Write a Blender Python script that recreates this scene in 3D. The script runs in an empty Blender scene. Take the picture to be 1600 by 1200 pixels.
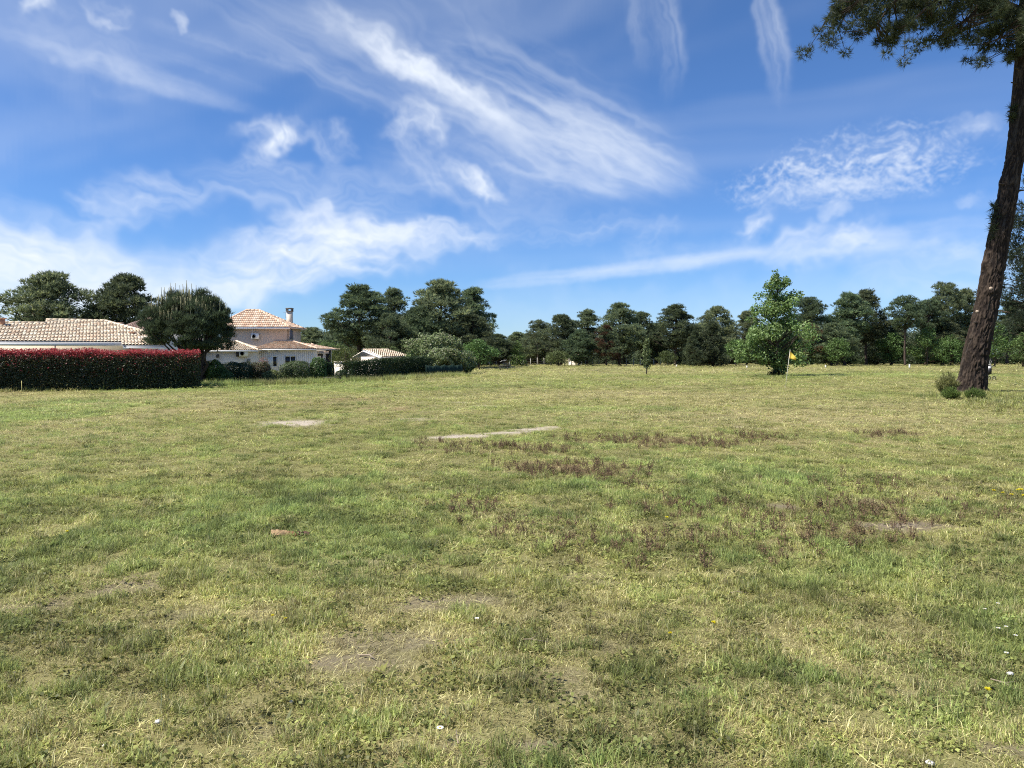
import bpy, math, random
import numpy as np
from mathutils import Vector

S = bpy.context.scene
C = S.collection
R = math.radians
rs = np.random.RandomState(7)
random.seed(7)

# ------------------------------------------------------------------ camera, world, sun, exposure
CAM_H, F, PITCH = 1.75, 1200.0, math.atan(44 / 1200)
cd = bpy.data.cameras.new('camera'); cam = bpy.data.objects.new('camera', cd); C.objects.link(cam)
cd.sensor_width = 36; cd.lens = 27; cd.clip_start = 0.05; cd.clip_end = 9000
cam.location = (0, 0, CAM_H); cam.rotation_euler = (math.pi / 2 - PITCH, 0, 0)
S.camera = cam
SUN_AZ, SUN_EL = -106.0, 54.0          # degrees from the view axis (+Y), clockwise; elevation
sv = Vector((math.sin(R(SUN_AZ)) * math.cos(R(SUN_EL)), math.cos(R(SUN_AZ)) * math.cos(R(SUN_EL)), math.sin(R(SUN_EL))))
ld = bpy.data.lights.new('sun', 'SUN'); ld.energy = 5.0; ld.angle = R(0.53); ld.color = (1, .95, .86)
lo = bpy.data.objects.new('sun', ld); C.objects.link(lo); lo.rotation_euler = sv.to_track_quat('Z', 'Y').to_euler()
vs = S.view_settings; vs.view_transform = 'Standard'; vs.look = 'None'; vs.gamma = 1; vs.exposure = 0.55; vs.use_curve_mapping = False
SKY_STRENGTH = 0.085
S.cycles.max_bounces = 6; S.cycles.diffuse_bounces = 3; S.cycles.transparent_max_bounces = 6; S.cycles.transmission_bounces = 4
S.cycles.use_denoising = False; S.cycles.sample_clamp_indirect = 3.0; S.cycles.filter_width = 1.1


def ray(px, py):
    a, b = (px - 800) / F, (600 - py) / F
    return Vector((a, math.cos(PITCH) + b * math.sin(PITCH), -math.sin(PITCH) + b * math.cos(PITCH)))


def at(px, py, d):
    r = ray(px, py); k = d / r.y
    return Vector((r.x * k, d, CAM_H + r.z * k))


def gnd(px, py):
    r = ray(px, py); k = -CAM_H / r.z
    return Vector((r.x * k, r.y * k, 0))


def proj(p):
    v = Vector(p) - Vector((0, 0, CAM_H))
    yy = v.y * math.cos(PITCH) - v.z * math.sin(PITCH); zz = v.y * math.sin(PITCH) + v.z * math.cos(PITCH)
    return 800 + F * v.x / yy, 600 - F * zz / yy

def vnoise(x, y, seed=0):
    xi = np.floor(x).astype(np.int64); yi = np.floor(y).astype(np.int64); fx = (x - xi); fy = (y - yi)
    fx = fx * fx * (3 - 2 * fx); fy = fy * fy * (3 - 2 * fy)

    def h(a, b):
        n = (a * 374761393 + b * 668265263 + seed * 982451653) & 0xffffffff
        n = ((n ^ (n >> 13)) * 1274126177) & 0xffffffff
        return ((n ^ (n >> 16)) & 0xffff) / 65535.0
    return (h(xi, yi) * (1 - fx) + h(xi + 1, yi) * fx) * (1 - fy) + (h(xi, yi + 1) * (1 - fx) + h(xi + 1, yi + 1) * fx) * fy


def fbm(x, y, o=4, seed=0, gain=.55):
    r = np.zeros(np.broadcast(x, y).shape); a = .5; t = 0
    for i in range(o):
        ca, sa = math.cos(.6 * i), math.sin(.6 * i); f = 2.03 ** i
        r += a * vnoise((x * ca - y * sa) * f + 17.3 * i, (x * sa + y * ca) * f - 9.1 * i, seed + i); t += a; a *= gain
    return r / t


def sstep(a, b, x):
    t = np.clip((x - a) / (b - a), 0, 1); return t * t * (3 - 2 * t)


def cloud_cover():
    """How much cloud lies in each direction: azimuth across, elevation up (0 to 90 degrees)."""
    W, Hh = 4608, 1152; res = W / 360.0
    clear = np.ones((Hh, W), np.float32)

    def uv(px, py):
        d = ray(px, py).normalized()
        return math.degrees(math.atan2(d.x, d.y)), math.degrees(math.asin(d.z))
    sd = 100
    for (A, B, w, amp, o) in CLOUDS:
        sd += 11
        a, b = np.array(uv(*A)), np.array(uv(*B)); c = (a + b) / 2; d = b - a; Ln = np.hypot(*d) / 2; d = d / np.hypot(*d)
        ext = Ln * 1.2 + w * 2 + 3
        u0, u1 = [int(np.clip((k + 180) * res, 0, W)) for k in (c[0] - ext, c[0] + ext)]
        v0, v1 = [int(np.clip(k * res, 0, Hh)) for k in (c[1] - min(ext, abs(d[1]) * Ln * 1.2 + w * 2.2 + 3), c[1] + min(ext, abs(d[1]) * Ln * 1.2 + w * 2.2 + 3))]
        if u1 <= u0 or v1 <= v0: continue
        U, V = np.meshgrid(np.arange(u0, u1) / res - 180, np.arange(v0, v1) / res)
        wp = o.get('warp', 1.0)
        wm = min(w, 3.0); f1, f2, f3 = .30 / wm, .95 / wm, 2.6 / wm; a1, a2, a3 = 1.5 * wm * wp, .95 * wm * wp, .35 * wm * wp
        U2 = U + a1 * (fbm(U * f1, V * f1, 2, sd) - .5) + a2 * (fbm(U * f2, V * f2, 3, sd + 3) - .5) + a3 * (fbm(U * f3, V * f3, 2, sd + 7) - .5)
        V2 = V + a1 * (fbm(U * f1 + 9, V * f1, 2, sd + 1) - .5) + a2 * (fbm(U * f2, V * f2 + 7, 3, sd + 4) - .5) + a3 * (fbm(U * f3 + 5, V * f3, 2, sd + 8) - .5)
        P = (U2 - c[0]) * d[0] + (V2 - c[1]) * d[1]; Q = -(U2 - c[0]) * d[1] + (V2 - c[1]) * d[0]
        e = np.hypot(np.abs(P / Ln) ** o.get('sq', 1.0), Q / w)
        env = 1 - sstep(o.get('core', .05), 1.25, e)
        ang = math.radians(o.get('fibre', 0)); ca, sa = math.cos(ang), math.sin(ang)
        p_, q_ = P * ca + Q * sa, -P * sa + Q * ca
        st = fbm(p_ * o.get('fa', .12), q_ * o.get('fq', 1.5), 5, sd + 5, .62)
        bl = fbm(P * .45, Q * .7, 6, sd + 6, .6)
        t = o.get('streak', .55); n = st * t + bl * (1 - t)
        n = np.clip((n - .5) * o.get('con', 2.4) + .5, 0, 1.3)
        den = amp * np.clip(env * (.12 + 1.0 * n) ** 1.35, 0, 1) * sstep(0, .5, env)
        clear[v0:v1, u0:u1] *= (1 - np.clip(den, 0, 1)).astype(np.float32)
    for (A, B, w, amp) in RIPPLES:
        a, b = np.array(uv(*A)), np.array(uv(*B)); c = (a + b) / 2; d = b - a; Ln = np.hypot(*d) / 2; d = d / np.hypot(*d)
        u0, u1 = int((c[0] - Ln * 1.5 + 180) * res), int((c[0] + Ln * 1.5 + 180) * res); v0, v1 = int(max(c[1] - 9, 0) * res), int((c[1] + 9) * res)
        U, V = np.meshgrid(np.arange(u0, u1) / res - 180, np.arange(v0, v1) / res)
        U2 = U + 2.4 * (fbm(U * .3, V * .3, 3, 61) - .5); V2 = V + 1.8 * (fbm(U * .3, V * .3, 3, 67) - .5)
        P = (U2 - c[0]) * d[0] + (V2 - c[1]) * d[1]; Q = -(U2 - c[0]) * d[1] + (V2 - c[1]) * d[0]
        env = 1 - sstep(.1, 1.2, np.hypot(P / Ln, Q / w))
        # small ragged cells, drawn out towards the upper side
        cell = fbm((U2 * .85 - V2 * .75) * 1.9, (V2 + .30 * U2) * 2.8, 4, 71, .8)
        low = sstep(.5, -.9, Q / w)                      # the lower rim is the dense one
        den = amp * sstep(0, 1.2, env * (.5 + .3 * low) + (cell - .5) * 2.0 * (1 - .5 * low)) * sstep(0, .5, env)
        clear[v0:v1, u0:u1] *= (1 - np.clip(den, 0, 1)).astype(np.float32)
    # thin high veil over the whole sky, on a flat layer so that its streaks converge towards the horizon
    k = 4
    U, V = np.meshgrid(np.radians(np.arange(0, W, k) / res - 180), np.radians(np.arange(0, Hh, k) / res))
    h = 1 / np.tan(np.maximum(V, R(2.0))); X, Y = h * np.sin(U), h * np.cos(U)
    wv = fbm(X * .5, Y * .5, 3, 31)
    veil = fbm((X * .62 + Y * .78) * .9 + wv * 1.5, (X * .78 - Y * .62) * .28 + wv, 6, 33, .6)
    veil = .18 * sstep(.42, .82, veil) * sstep(2, 12, np.degrees(V))
    veil = np.repeat(np.repeat(veil, k, 0), k, 1)[:Hh, :W]
    kr = np.ones(9) / 9
    veil = np.apply_along_axis(lambda r: np.convolve(r, kr, 'same'), 0, veil)
    clear *= (1 - veil).astype(np.float32)
    return 1 - clear


def make_world():
    w = bpy.data.worlds.new('World'); S.world = w; w.use_nodes = True
    w.cycles.sampling_method = 'MANUAL'; w.cycles.sample_map_resolution = 512
    nt = w.node_tree; N, L = nt.nodes, nt.links
    bg = N['Background']; bg.inputs[1].default_value = SKY_STRENGTH
    sk = N.new('ShaderNodeTexSky'); sk.sky_type = 'NISHITA'; sk.sun_disc = False
    sk.sun_elevation = R(SUN_EL); sk.sun_rotation = R(SUN_AZ); sk.air_density = 1.0; sk.dust_density = 0.0; sk.ozone_density = 3.0; sk.altitude = 0
    den = cloud_cover(); hh, ww = den.shape
    im = bpy.data.images.new('cloud_cover', ww, hh, float_buffer=True); im.colorspace_settings.name = 'Non-Color'
    px = np.ones((hh, ww, 4), np.float32); px[..., :3] = den[..., None]; im.pixels.foreach_set(px.ravel()); im.update(); im.pack()

    def m(op, a, b=0.0, c=0.0):
        n = N.new('ShaderNodeMath'); n.operation = op
        for s, v in zip(n.inputs, (a, b, c)):
            if isinstance(v, bpy.types.NodeSocket): L.new(v, s)
            else: s.default_value = v
        return n.outputs[0]
    tc = N.new('ShaderNodeTexCoord').outputs['Generated']
    sp = N.new('ShaderNodeSeparateXYZ'); L.new(tc, sp.inputs[0]); x, y, z = sp.outputs
    u = m('MULTIPLY_ADD', m('ARCTAN2', x, y), .5 / math.pi, .5); el = m('ARCSINE', m('MAXIMUM', z, 0.0)); v = m('MULTIPLY', el, 2 / math.pi)
    cx = N.new('ShaderNodeCombineXYZ'); L.new(u, cx.inputs[0]); L.new(v, cx.inputs[1])
    ti = N.new('ShaderNodeTexImage'); ti.image = im; ti.interpolation = 'Cubic'; ti.extension = 'EXTEND'; L.new(cx.outputs[0], ti.inputs[0])
    mr = N.new('ShaderNodeMapRange'); mr.data_type = 'FLOAT_VECTOR'; mr.interpolation_type = 'SMOOTHSTEP'
    cv = N.new('ShaderNodeCombineXYZ'); [L.new(el, s) for s in cv.inputs]
    L.new(cv.outputs[0], mr.inputs['Vector'])
    vi = [s for s in mr.inputs if s.type == 'VECTOR']          # Vector, From Min, From Max, To Min, To Max
    vi[1].default_value = (0, 0, 0); vi[2].default_value = (R(32),) * 3; vi[3].default_value = SKY_LOW; vi[4].default_value = SKY_TINT
    tint = N.new('ShaderNodeMix'); tint.data_type = 'RGBA'; tint.blend_type = 'MULTIPLY'; tint.inputs[0].default_value = 1
    L.new(sk.outputs[0], tint.inputs[6]); L.new(mr.outputs['Vector'], tint.inputs[7])
    mix = N.new('ShaderNodeMix'); mix.data_type = 'RGBA'
    L.new(ti.outputs['Color'], mix.inputs[0]); L.new(tint.outputs[2], mix.inputs[6]); mix.inputs[7].default_value = CLOUD_COL
    L.new(mix.outputs[2], bg.inputs[0])


SKY_TINT = (.54, .77, 1.06)
SKY_LOW = (.54, .78, 1.18)
CLOUD_COL = (7.6, 8.15, 8.9, 1)
CLOUDS = [
    # streak from, to (photo pixels, turned into directions), half width in degrees, cover
    ((440, -40), (870, 230), 1.5, .95, dict(fa=.10, fq=1.0, con=2.0, core=.1, warp=.7)),
    ((500, 20), (840, 212), 1.2, .6, dict(fa=.2, fq=1.2)),
    ((720, 120), (1090, 300), 2.6, .45, dict(fa=.05, fq=1.1, streak=.85, warp=.6)),
    ((800, 130), (1120, 300), 2.6, .35, dict(fa=.05, fq=1.2, streak=.85, warp=.6)),
    ((380, -80), (1080, 300), 8.0, .13, dict(fa=.05, fq=.7, streak=.8)),
    ((-80, 25), (430, 178), 1.0, .34, dict(fa=.08, fq=1.5, warp=.35, con=1.5)),
    ((-80, 40), (330, 130), 2.2, .22, dict(fa=.08, fq=1.2)),
    ((200, 25), (490, 115), .75, .26, dict(fa=.1, fq=1.6, warp=.35)),
    ((180, 60), (440, 150), .6, .16, dict(fa=.1, fq=1.6, warp=.35)),
    ((10, 2), (90, 6), .9, .7, dict(streak=.2)),
    ((130, 14), (220, 26), .9, .65, dict(streak=.2)),
    ((262, 36), (298, 40), .6, .5, dict(streak=.2)),
    ((378, 218), (480, 250), 1.5, .85, dict(streak=.7, fa=.22, fq=1.0, fibre=-55, core=.05)),
    ((385, 220), (430, 262), 1.0, .45, dict(streak=.7, fa=.25, fq=1.1)),
    ((470, 215), (560, 235), 1.6, .45, dict(streak=.5, fibre=-50)),
    ((425, 190), (490, 200), 1.2, .35, dict(streak=.5, fibre=-40)),
    ((590, 180), (700, 222), 1.7, .8, dict(streak=.5, fa=.25, fq=.9, fibre=-35)),
    ((630, 205), (700, 310), 1.6, .5, dict(streak=.6, fa=.2, fq=1.1)),
    ((670, 250), (800, 325), 1.3, .75, dict(streak=.55, fa=.2, fq=1.1, core=.1)),
    ((560, 230), (930, 330), 3.5, .2, dict(streak=.8, fa=.07, fq=1.0)),
    ((240, 410), (720, 360), 3.4, .92, dict(streak=.6, fa=.14, fq=.9, fibre=-10, core=.15)),
    ((400, 350), (830, 385), 1.5, .85, dict(streak=.6, fa=.16, fq=1.1)),
    ((400, 335), (560, 345), 1.0, .45, dict(streak=.6, fa=.16, fq=1.1)),
    ((330, 410), (700, 405), 2.2, .7, dict(streak=.6, fa=.12, fq=1.0)),
    ((100, 325), (340, 330), 2.4, .50, dict(streak=.6, fa=.14, fq=1.0, fibre=-25)),
    ((80, 290), (200, 350), 1.2, .3, dict(streak=.7, fa=.14, fq=1.2)),
    ((-300, 340), (320, 450), 3.6, .95, dict(streak=.6, fa=.07, fq=.8, con=1.5, core=.35)),
    ((-300, 430), (420, 475), 4.0, .75, dict(streak=.7, fa=.05, fq=.6, con=1.2, core=.3)),
    ((1150, 385), (1225, 325), 1.2, .7, dict(streak=.6, fa=.3, fq=1.1, fibre=-15)),
    ((1285, 392), (1370, 335), 1.3, .7, dict(streak=.6, fa=.3, fq=1.1, fibre=-15)),
    ((1270, 340), (1330, 320), .8, .4, dict(streak=.6, fa=.3, fq=1.1)),
    ((1140, 388), (1420, 372), 1.7, .55, dict(streak=.6, fa=.15, fq=1.0)),
    ((960, 378), (1070, 362), 1.3, .34, dict(streak=.6, fa=.2, fq=1.0)),
    ((720, 450), (1230, 388), .75, .6, dict(streak=.7, fa=.1, fq=1.4, warp=.25, con=1.4, sq=2)),
    ((900, 425), (1230, 392), 1.2, .3, dict(streak=.6, fa=.15, fq=1.1, warp=.5)),
    ((1100, 402), (1700, 335), 1.0, .36, dict(streak=.7, fa=.08, fq=1.2, warp=.3, con=1.5)),
    ((1380, 395), (1600, 380), .8, .35, dict(streak=.6, fa=.12, fq=1.2)),
    ((560, 60), (1100, 300), 5.5, .30, dict(fa=.04, fq=1.3, streak=.9, warp=.4)),
    ((250, -40), (760, 200), 2.6, .20, dict(fa=.05, fq=1.2, streak=.9, warp=.5)),
    ((850, 150), (1110, 300), 1.6, .34, dict(fa=.05, fq=1.3, streak=.9, warp=.4)),
    ((640, 40), (1060, 250), 1.2, .25, dict(fa=.04, fq=1.4, streak=.9, warp=.4)),
    ((700, 210), (1010, 310), 1.4, .3, dict(fa=.05, fq=1.3, streak=.9, warp=.5)),
    ((250, 260), (700, 330), 2.6, .28, dict(fa=.06, fq=1.1, streak=.85)),
    ((700, 340), (1100, 360), 1.6, .2, dict(fa=.06, fq=1.1, streak=.85)),
    ((1035, -80), (1045, 170), 1.5, .28, dict(streak=.8, fa=.08, fq=1.2, warp=.6)),
    ((990, -80), (1015, 120), 1.2, .22, dict(streak=.8, fa=.08, fq=1.2, warp=.6)),
    ((1185, -90), (1224, 180), 1.2, .34, dict(streak=.8, fa=.07, fq=1.2, warp=.5)),
    ((1470, 200), (1590, 186), .8, .34, dict(streak=.6, fa=.3, fq=1.2)),
    ((1480, 318), (1550, 310), .5, .35, dict(streak=.5)),
    ((1300, 435), (1750, 405), 3.0, .45, dict(streak=.7, fa=.06, fq=.8, con=1.3)),
    ((300, 500), (1800, 490), 3.5, .25, dict(streak=.7, fa=.04, fq=.5, con=1.0)),
    ((1150, 303), (1430, 290), .8, .6, dict(streak=.4, fa=.3, fq=1.0)),
]
RIPPLES = [((1090, 300), (1560, 250), 2.1, .50), ((1180, 262), (1590, 205), 2.0, .32)]
make_world()

# ------------------------------------------------------------------ helpers


def unit(a):
    return a / np.maximum(np.linalg.norm(a, axis=-1, keepdims=True), 1e-9)


class Geo:
    """Collects arrays of points and faces and links them as one mesh."""

    def __init__(s):
        s.v, s.f, s.c, s.n = [], [], [], 0

    def add(s, v, f, col=(1, 1, 1)):
        v = np.asarray(v, np.float32).reshape(-1, 3)
        s.v.append(v)
        for g in (f if isinstance(f, list) else [f]):
            s.f.append(np.asarray(g, np.int64) + s.n)
        c = np.asarray(col, np.float32)
        s.c.append(np.broadcast_to(c, (len(v), 3)) if c.ndim == 1 else c)
        s.n += len(v)

    def mesh(s, name, mat=None, smooth=False, extra=None):
        v = np.concatenate(s.v); me = bpy.data.meshes.new(name)
        me.vertices.add(len(v)); me.vertices.foreach_set('co', v.ravel())
        starts, loops, k = [], [], 0
        for f in s.f:
            n, w = f.shape
            starts.append(k + np.arange(n) * w); loops.append(f.ravel()); k += n * w
        starts = np.concatenate(starts); loops = np.concatenate(loops)
        me.loops.add(len(loops)); me.loops.foreach_set('vertex_index', loops.astype(np.int32))
        me.polygons.add(len(starts)); me.polygons.foreach_set('loop_start', starts.astype(np.int32))
        if smooth: me.polygons.foreach_set('use_smooth', np.ones(len(starts), bool))
        c = np.concatenate(s.c)
        a = me.attributes.new('col', 'FLOAT_COLOR', 'POINT')
        a.data.foreach_set('color', np.concatenate([c, np.ones((len(c), 1), np.float32)], 1).astype(np.float32).ravel())
        me.update(calc_edges=True); me.validate()
        if mat: me.materials.append(mat)
        return me

    def obj(s, name, mat=None, parent=None, smooth=False):
        o = bpy.data.objects.new(name, s.mesh(name, mat, smooth)); C.objects.link(o)
        if parent: o.parent = parent
        return o

    # shapes -------------------------------------------------------
    def box(s, lo, hi, col=(1, 1, 1), M=None):
        x0, y0, z0 = lo; x1, y1, z1 = hi
        v = np.array([(x0, y0, z0), (x1, y0, z0), (x1, y1, z0), (x0, y1, z0), (x0, y0, z1), (x1, y0, z1), (x1, y1, z1), (x0, y1, z1)], float)
        if M is not None: v = np.array([M @ Vector(p) for p in v])
        s.add(v, np.array([(0, 3, 2, 1), (4, 5, 6, 7), (0, 1, 5, 4), (1, 2, 6, 5), (2, 3, 7, 6), (3, 0, 4, 7)]), col)

    def prism(s, poly, up, col=(1, 1, 1)):
        n = len(poly); a = np.array([tuple(p) for p in poly], float); b = a + np.array(tuple(up))
        i = np.arange(n); j = (i + 1) % n
        s.add(np.concatenate([a, b]), [i[::-1][None], (i + n)[None], np.stack([i, j, j + n, i + n], 1)], col)

    def tube(s, path, rad, k=6, col=(1, 1, 1), cap=True):
        p = np.asarray([tuple(q) for q in path], float); n = len(p)
        r = np.broadcast_to(np.asarray(rad, float), (n,))
        t = unit(np.gradient(p, axis=0))
        ref = np.array((0, 0, 1.)) if abs(t[:, 2]).mean() < .8 else np.array((1., 0, 0))
        a = unit(np.cross(t, ref)); b = np.cross(t, a)
        th = np.arange(k) / k * 2 * np.pi
        ring = p[:, None] + r[:, None, None] * (np.cos(th)[None, :, None] * a[:, None] + np.sin(th)[None, :, None] * b[:, None])
        i = np.arange(n - 1)[:, None] * k + np.arange(k)[None]; j = np.arange(n - 1)[:, None] * k + (np.arange(k)[None] + 1) % k
        f = [np.stack([i, j, j + k, i + k], -1).reshape(-1, 4)]
        if cap: f += [np.arange(k)[::-1][None], ((n - 1) * k + np.arange(k))[None]]
        s.add(ring.reshape(-1, 3), f, col)

    def ball(s, c, r, col=(1, 1, 1), nu=10, nv=7):
        th = np.linspace(0, 2 * np.pi, nu, endpoint=False); ph = np.linspace(.02, np.pi - .02, nv)
        v = np.stack([np.sin(ph)[:, None] * np.cos(th), np.sin(ph)[:, None] * np.sin(th), np.repeat(np.cos(ph)[:, None], nu, 1)], -1).reshape(-1, 3) * np.array(r) + np.array(tuple(c))
        i = np.arange(nv - 1)[:, None] * nu + np.arange(nu); j = np.arange(nv - 1)[:, None] * nu + (np.arange(nu) + 1) % nu
        s.add(v, np.stack([i, i + nu, j + nu, j], -1).reshape(-1, 4), col)

    def leaves(s, c, nrm, size, col, aspect=.55):
        """Small folded diamond leaves at c facing nrm."""
        n = len(c); nrm = unit(nrm)
        t = unit(np.cross(nrm, rs.randn(n, 3))); b = np.cross(nrm, t)
        z = np.asarray(size).reshape(-1, 1) * np.ones((n, 1))
        v = np.stack([c - t * z * .5, c + b * z * aspect * .5 + nrm * z * .08, c + t * z * .55 - nrm * z * .12, c - b * z * aspect * .5 + nrm * z * .08], 1)
        f = np.arange(n * 4).reshape(n, 4)
        s.add(v.reshape(-1, 3), f, np.repeat(col, 4, 0))

    def blades(s, c, ax, length, width, k, spread, col):
        """k needles fanned round the axis ax at each point."""
        n = len(c); ax = unit(ax)
        d = unit(ax[:, None] + spread * unit(rs.randn(n, k, 3)))
        side = unit(np.cross(d, rs.randn(n, k, 3)))
        ln = np.asarray(length).reshape(-1, 1, 1) * (.7 + .6 * rs.rand(n, k, 1)); wd = np.asarray(width).reshape(-1, 1, 1)
        p = c[:, None]
        v = np.stack([p - side * wd / 2, p + side * wd / 2, p + d * ln], 2)
        s.add(v.reshape(-1, 3), np.arange(n * k * 3).reshape(-1, 3), np.repeat(col, k * 3, 0))


def tag(o, label=None, cat=None, group=None, kind=None):
    if label: o['label'] = label
    if cat: o['category'] = cat
    if group: o['group'] = group
    if kind: o['kind'] = kind
    return o


def thing(name, label, cat, loc, rz=0.0, group=None):
    o = bpy.data.objects.new(name, None); C.objects.link(o)
    o.empty_display_size = .3; o.location = loc; o.rotation_euler = (0, 0, rz)
    return tag(o, label, cat, group)


def inst(name, me, parent, kind=None):
    o = bpy.data.objects.new(name, me); C.objects.link(o); o.parent = parent
    if kind: o['kind'] = kind
    return o


# ------------------------------------------------------------------ materials
def mat(name, base=(.5, .5, .5), rough=.7, vcol=False, var=0.0, nscale=6.0, bump=0.0, bscale=30.0, trans=0.0, spec=.3, objvar=0.0, metal=0.0, noise2=None):
    m_ = bpy.data.materials.new(name); m_.use_nodes = True
    nt = m_.node_tree; N, L = nt.nodes, nt.links
    p = N['Principled BSDF']; p.inputs['Roughness'].default_value = rough; p.inputs['Specular IOR Level'].default_value = spec; p.inputs['Metallic'].default_value = metal
    col = None
    if vcol:
        a = N.new('ShaderNodeAttribute'); a.attribute_name = 'col'; col = a.outputs['Color']
    else:
        r = N.new('ShaderNodeRGB'); r.outputs[0].default_value = (*base, 1); col = r.outputs[0]
    tc = N.new('ShaderNodeTexCoord')
    if var:
        nz = N.new('ShaderNodeTexNoise'); nz.inputs['Scale'].default_value = nscale; nz.inputs['Detail'].default_value = 6; L.new(tc.outputs['Object'], nz.inputs['Vector'])
        mr = N.new('ShaderNodeMapRange'); mr.inputs[1].default_value = .3; mr.inputs[2].default_value = .7; mr.inputs[3].default_value = 1 - var; mr.inputs[4].default_value = 1 + var
        L.new(nz.outputs['Fac'], mr.inputs[0])
        mx = N.new('ShaderNodeMix'); mx.data_type = 'RGBA'; mx.blend_type = 'MULTIPLY'; mx.inputs[0].default_value = 1
        L.new(col, mx.inputs[6]); L.new(mr.outputs[0], mx.inputs[7]); col = mx.outputs[2]
    if objvar:
        oi = N.new('ShaderNodeObjectInfo'); mr = N.new('ShaderNodeMapRange'); mr.inputs[3].default_value = 1 - objvar; mr.inputs[4].default_value = 1 + objvar
        L.new(oi.outputs['Random'], mr.inputs[0])
        hs = N.new('ShaderNodeHueSaturation'); L.new(mr.outputs[0], hs.inputs['Value'])
        mr2 = N.new('ShaderNodeMapRange'); mr2.inputs[3].default_value = .5 - objvar * .12; mr2.inputs[4].default_value = .5 + objvar * .08
        mul = N.new('ShaderNodeMath'); mul.operation = 'FRACT'; mm = N.new('ShaderNodeMath'); mm.operation = 'MULTIPLY'; mm.inputs[1].default_value = 17.3
        L.new(oi.outputs['Random'], mm.inputs[0]); L.new(mm.outputs[0], mul.inputs[0]); L.new(mul.outputs[0], mr2.inputs[0]); L.new(mr2.outputs[0], hs.inputs['Hue'])
        L.new(col, hs.inputs['Color']); col = hs.outputs[0]
    L.new(col, p.inputs['Base Color'])
    if bump:
        nb = N.new('ShaderNodeTexNoise'); nb.inputs['Scale'].default_value = bscale; nb.inputs['Detail'].default_value = 8; L.new(tc.outputs['Object'], nb.inputs['Vector'])
        b = N.new('ShaderNodeBump'); b.inputs['Strength'].default_value = bump; b.inputs['Distance'].default_value = .03
        L.new(nb.outputs['Fac'], b.inputs['Height']); L.new(b.outputs[0], p.inputs['Normal'])
    if trans:
        t = N.new('ShaderNodeBsdfTranslucent'); L.new(col, t.inputs[0])
        ms = N.new('ShaderNodeMixShader'); ms.inputs[0].default_value = trans
        L.new(p.outputs[0], ms.inputs[1]); L.new(t.outputs[0], ms.inputs[2]); L.new(ms.outputs[0], N['Material Output'].inputs[0])
    return m_


M = dict(
    needle=mat('pine_needles', vcol=True, rough=.55, trans=.42, spec=.3, objvar=.32),
    leaf=mat('leaves', vcol=True, rough=.45, trans=.35, spec=.35),
    leafv=mat('tree_leaves', vcol=True, rough=.5, trans=.35, spec=.3, objvar=.15),
    bark=mat('bark', vcol=True, rough=.9, var=.25, nscale=5, bump=.6, bscale=14, spec=.15),
    render_white=mat('white_render', (.84, .75, .63), .85, var=.05, nscale=1.2, bump=.1, bscale=60, spec=.2),
    render_beige=mat('beige_render', (.74, .56, .41), .85, var=.05, nscale=1.2, bump=.1, bscale=60, spec=.2),
    board=mat('painted_boards', (.84, .77, .68), .6, var=.04, nscale=2, spec=.3),
    tile=mat('clay_tiles', vcol=True, rough=.85, var=.18, nscale=2.2, bump=.15, bscale=40, spec=.2),
    trim=mat('white_trim', (.72, .72, .72), .5, var=.03),
    dark=mat('dark_wood', (.035, .03, .026), .7, var=.2),
    glass=mat('window_glass', (.012, .014, .016), .08, spec=.5),
    blind=mat('roller_blind', (.66, .69, .72), .6, var=.03),
    plastic=mat('white_plastic', (.78, .78, .76), .4, var=.03),
    grille=mat('grey_grille', (.25, .25, .25), .5),
    metal=mat('grey_metal', (.3, .3, .31), .4, metal=.7),
    brick=mat('chimney_render', (.66, .58, .48), .85, var=.15, nscale=4),
    capstone=mat('chimney_cap', (.16, .15, .14), .8, var=.2),
    fence=mat('green_fence_cloth', (.012, .032, .024), .6, var=.15, nscale=3, spec=.2),
    concrete=mat('concrete', (.45, .43, .38), .9, var=.15, nscale=8, bump=.2),
    stick=mat('flagstick_paint', (.80, .76, .62), .4, var=.05),
    flag=mat('yellow_cloth', (.80, .60, .10), .7, trans=.3, var=.05),
    yellowstick=mat('yellow_paint', (.72, .62, .22), .5, var=.05),
    white=mat('white_paint', (.66, .66, .63), .5, var=.04),
    black=mat('black_plastic', (.02, .02, .022), .5, var=.1),
    bagcloth=mat('pale_bag_cloth', (.75, .73, .71), .7, var=.1, nscale=8),
    path=mat('pale_path', (.52, .48, .42), .95, var=.15, nscale=1.5),
    vcol=mat('plain_coloured', vcol=True, rough=.8, var=.15, nscale=20, spec=.2),
    petal=mat('petals', vcol=True, rough=.6, trans=.25, spec=.2),
)

# ------------------------------------------------------------------ ground


def HF(x, y):
    x = np.asarray(x, float); y = np.asarray(y, float)
    z = (fbm(x * .09 + 5, y * .09, 3, 40) - .5) * .22 * sstep(6, 22, np.hypot(x, y)) * (1 - sstep(140, 300, np.hypot(x, y)))
    g1 = gnd(330, 636); g2 = gnd(580, 630)
    z += .28 * np.exp(-((x - g1.x) / 3.0) ** 2 - ((y - g1.y) / 2.6) ** 2) + .22 * np.exp(-((x - g2.x) / 2.6) ** 2 - ((y - g2.y) / 2.4) ** 2)
    z -= .45 * sstep(44, 62, y) * sstep(-7, -16, x) * (1 - sstep(100, 130, y))
    z -= 1.5 * sstep(136, 165, y) * sstep(25, 0, x)
    z += (fbm(x * 1.3, y * 1.3, 3, 11) - .5) * .05 * (1 - sstep(18, 30, np.hypot(x, y)))
    return z


def H(x, y):
    return float(HF(np.array([x]), np.array([y]))[0])


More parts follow.
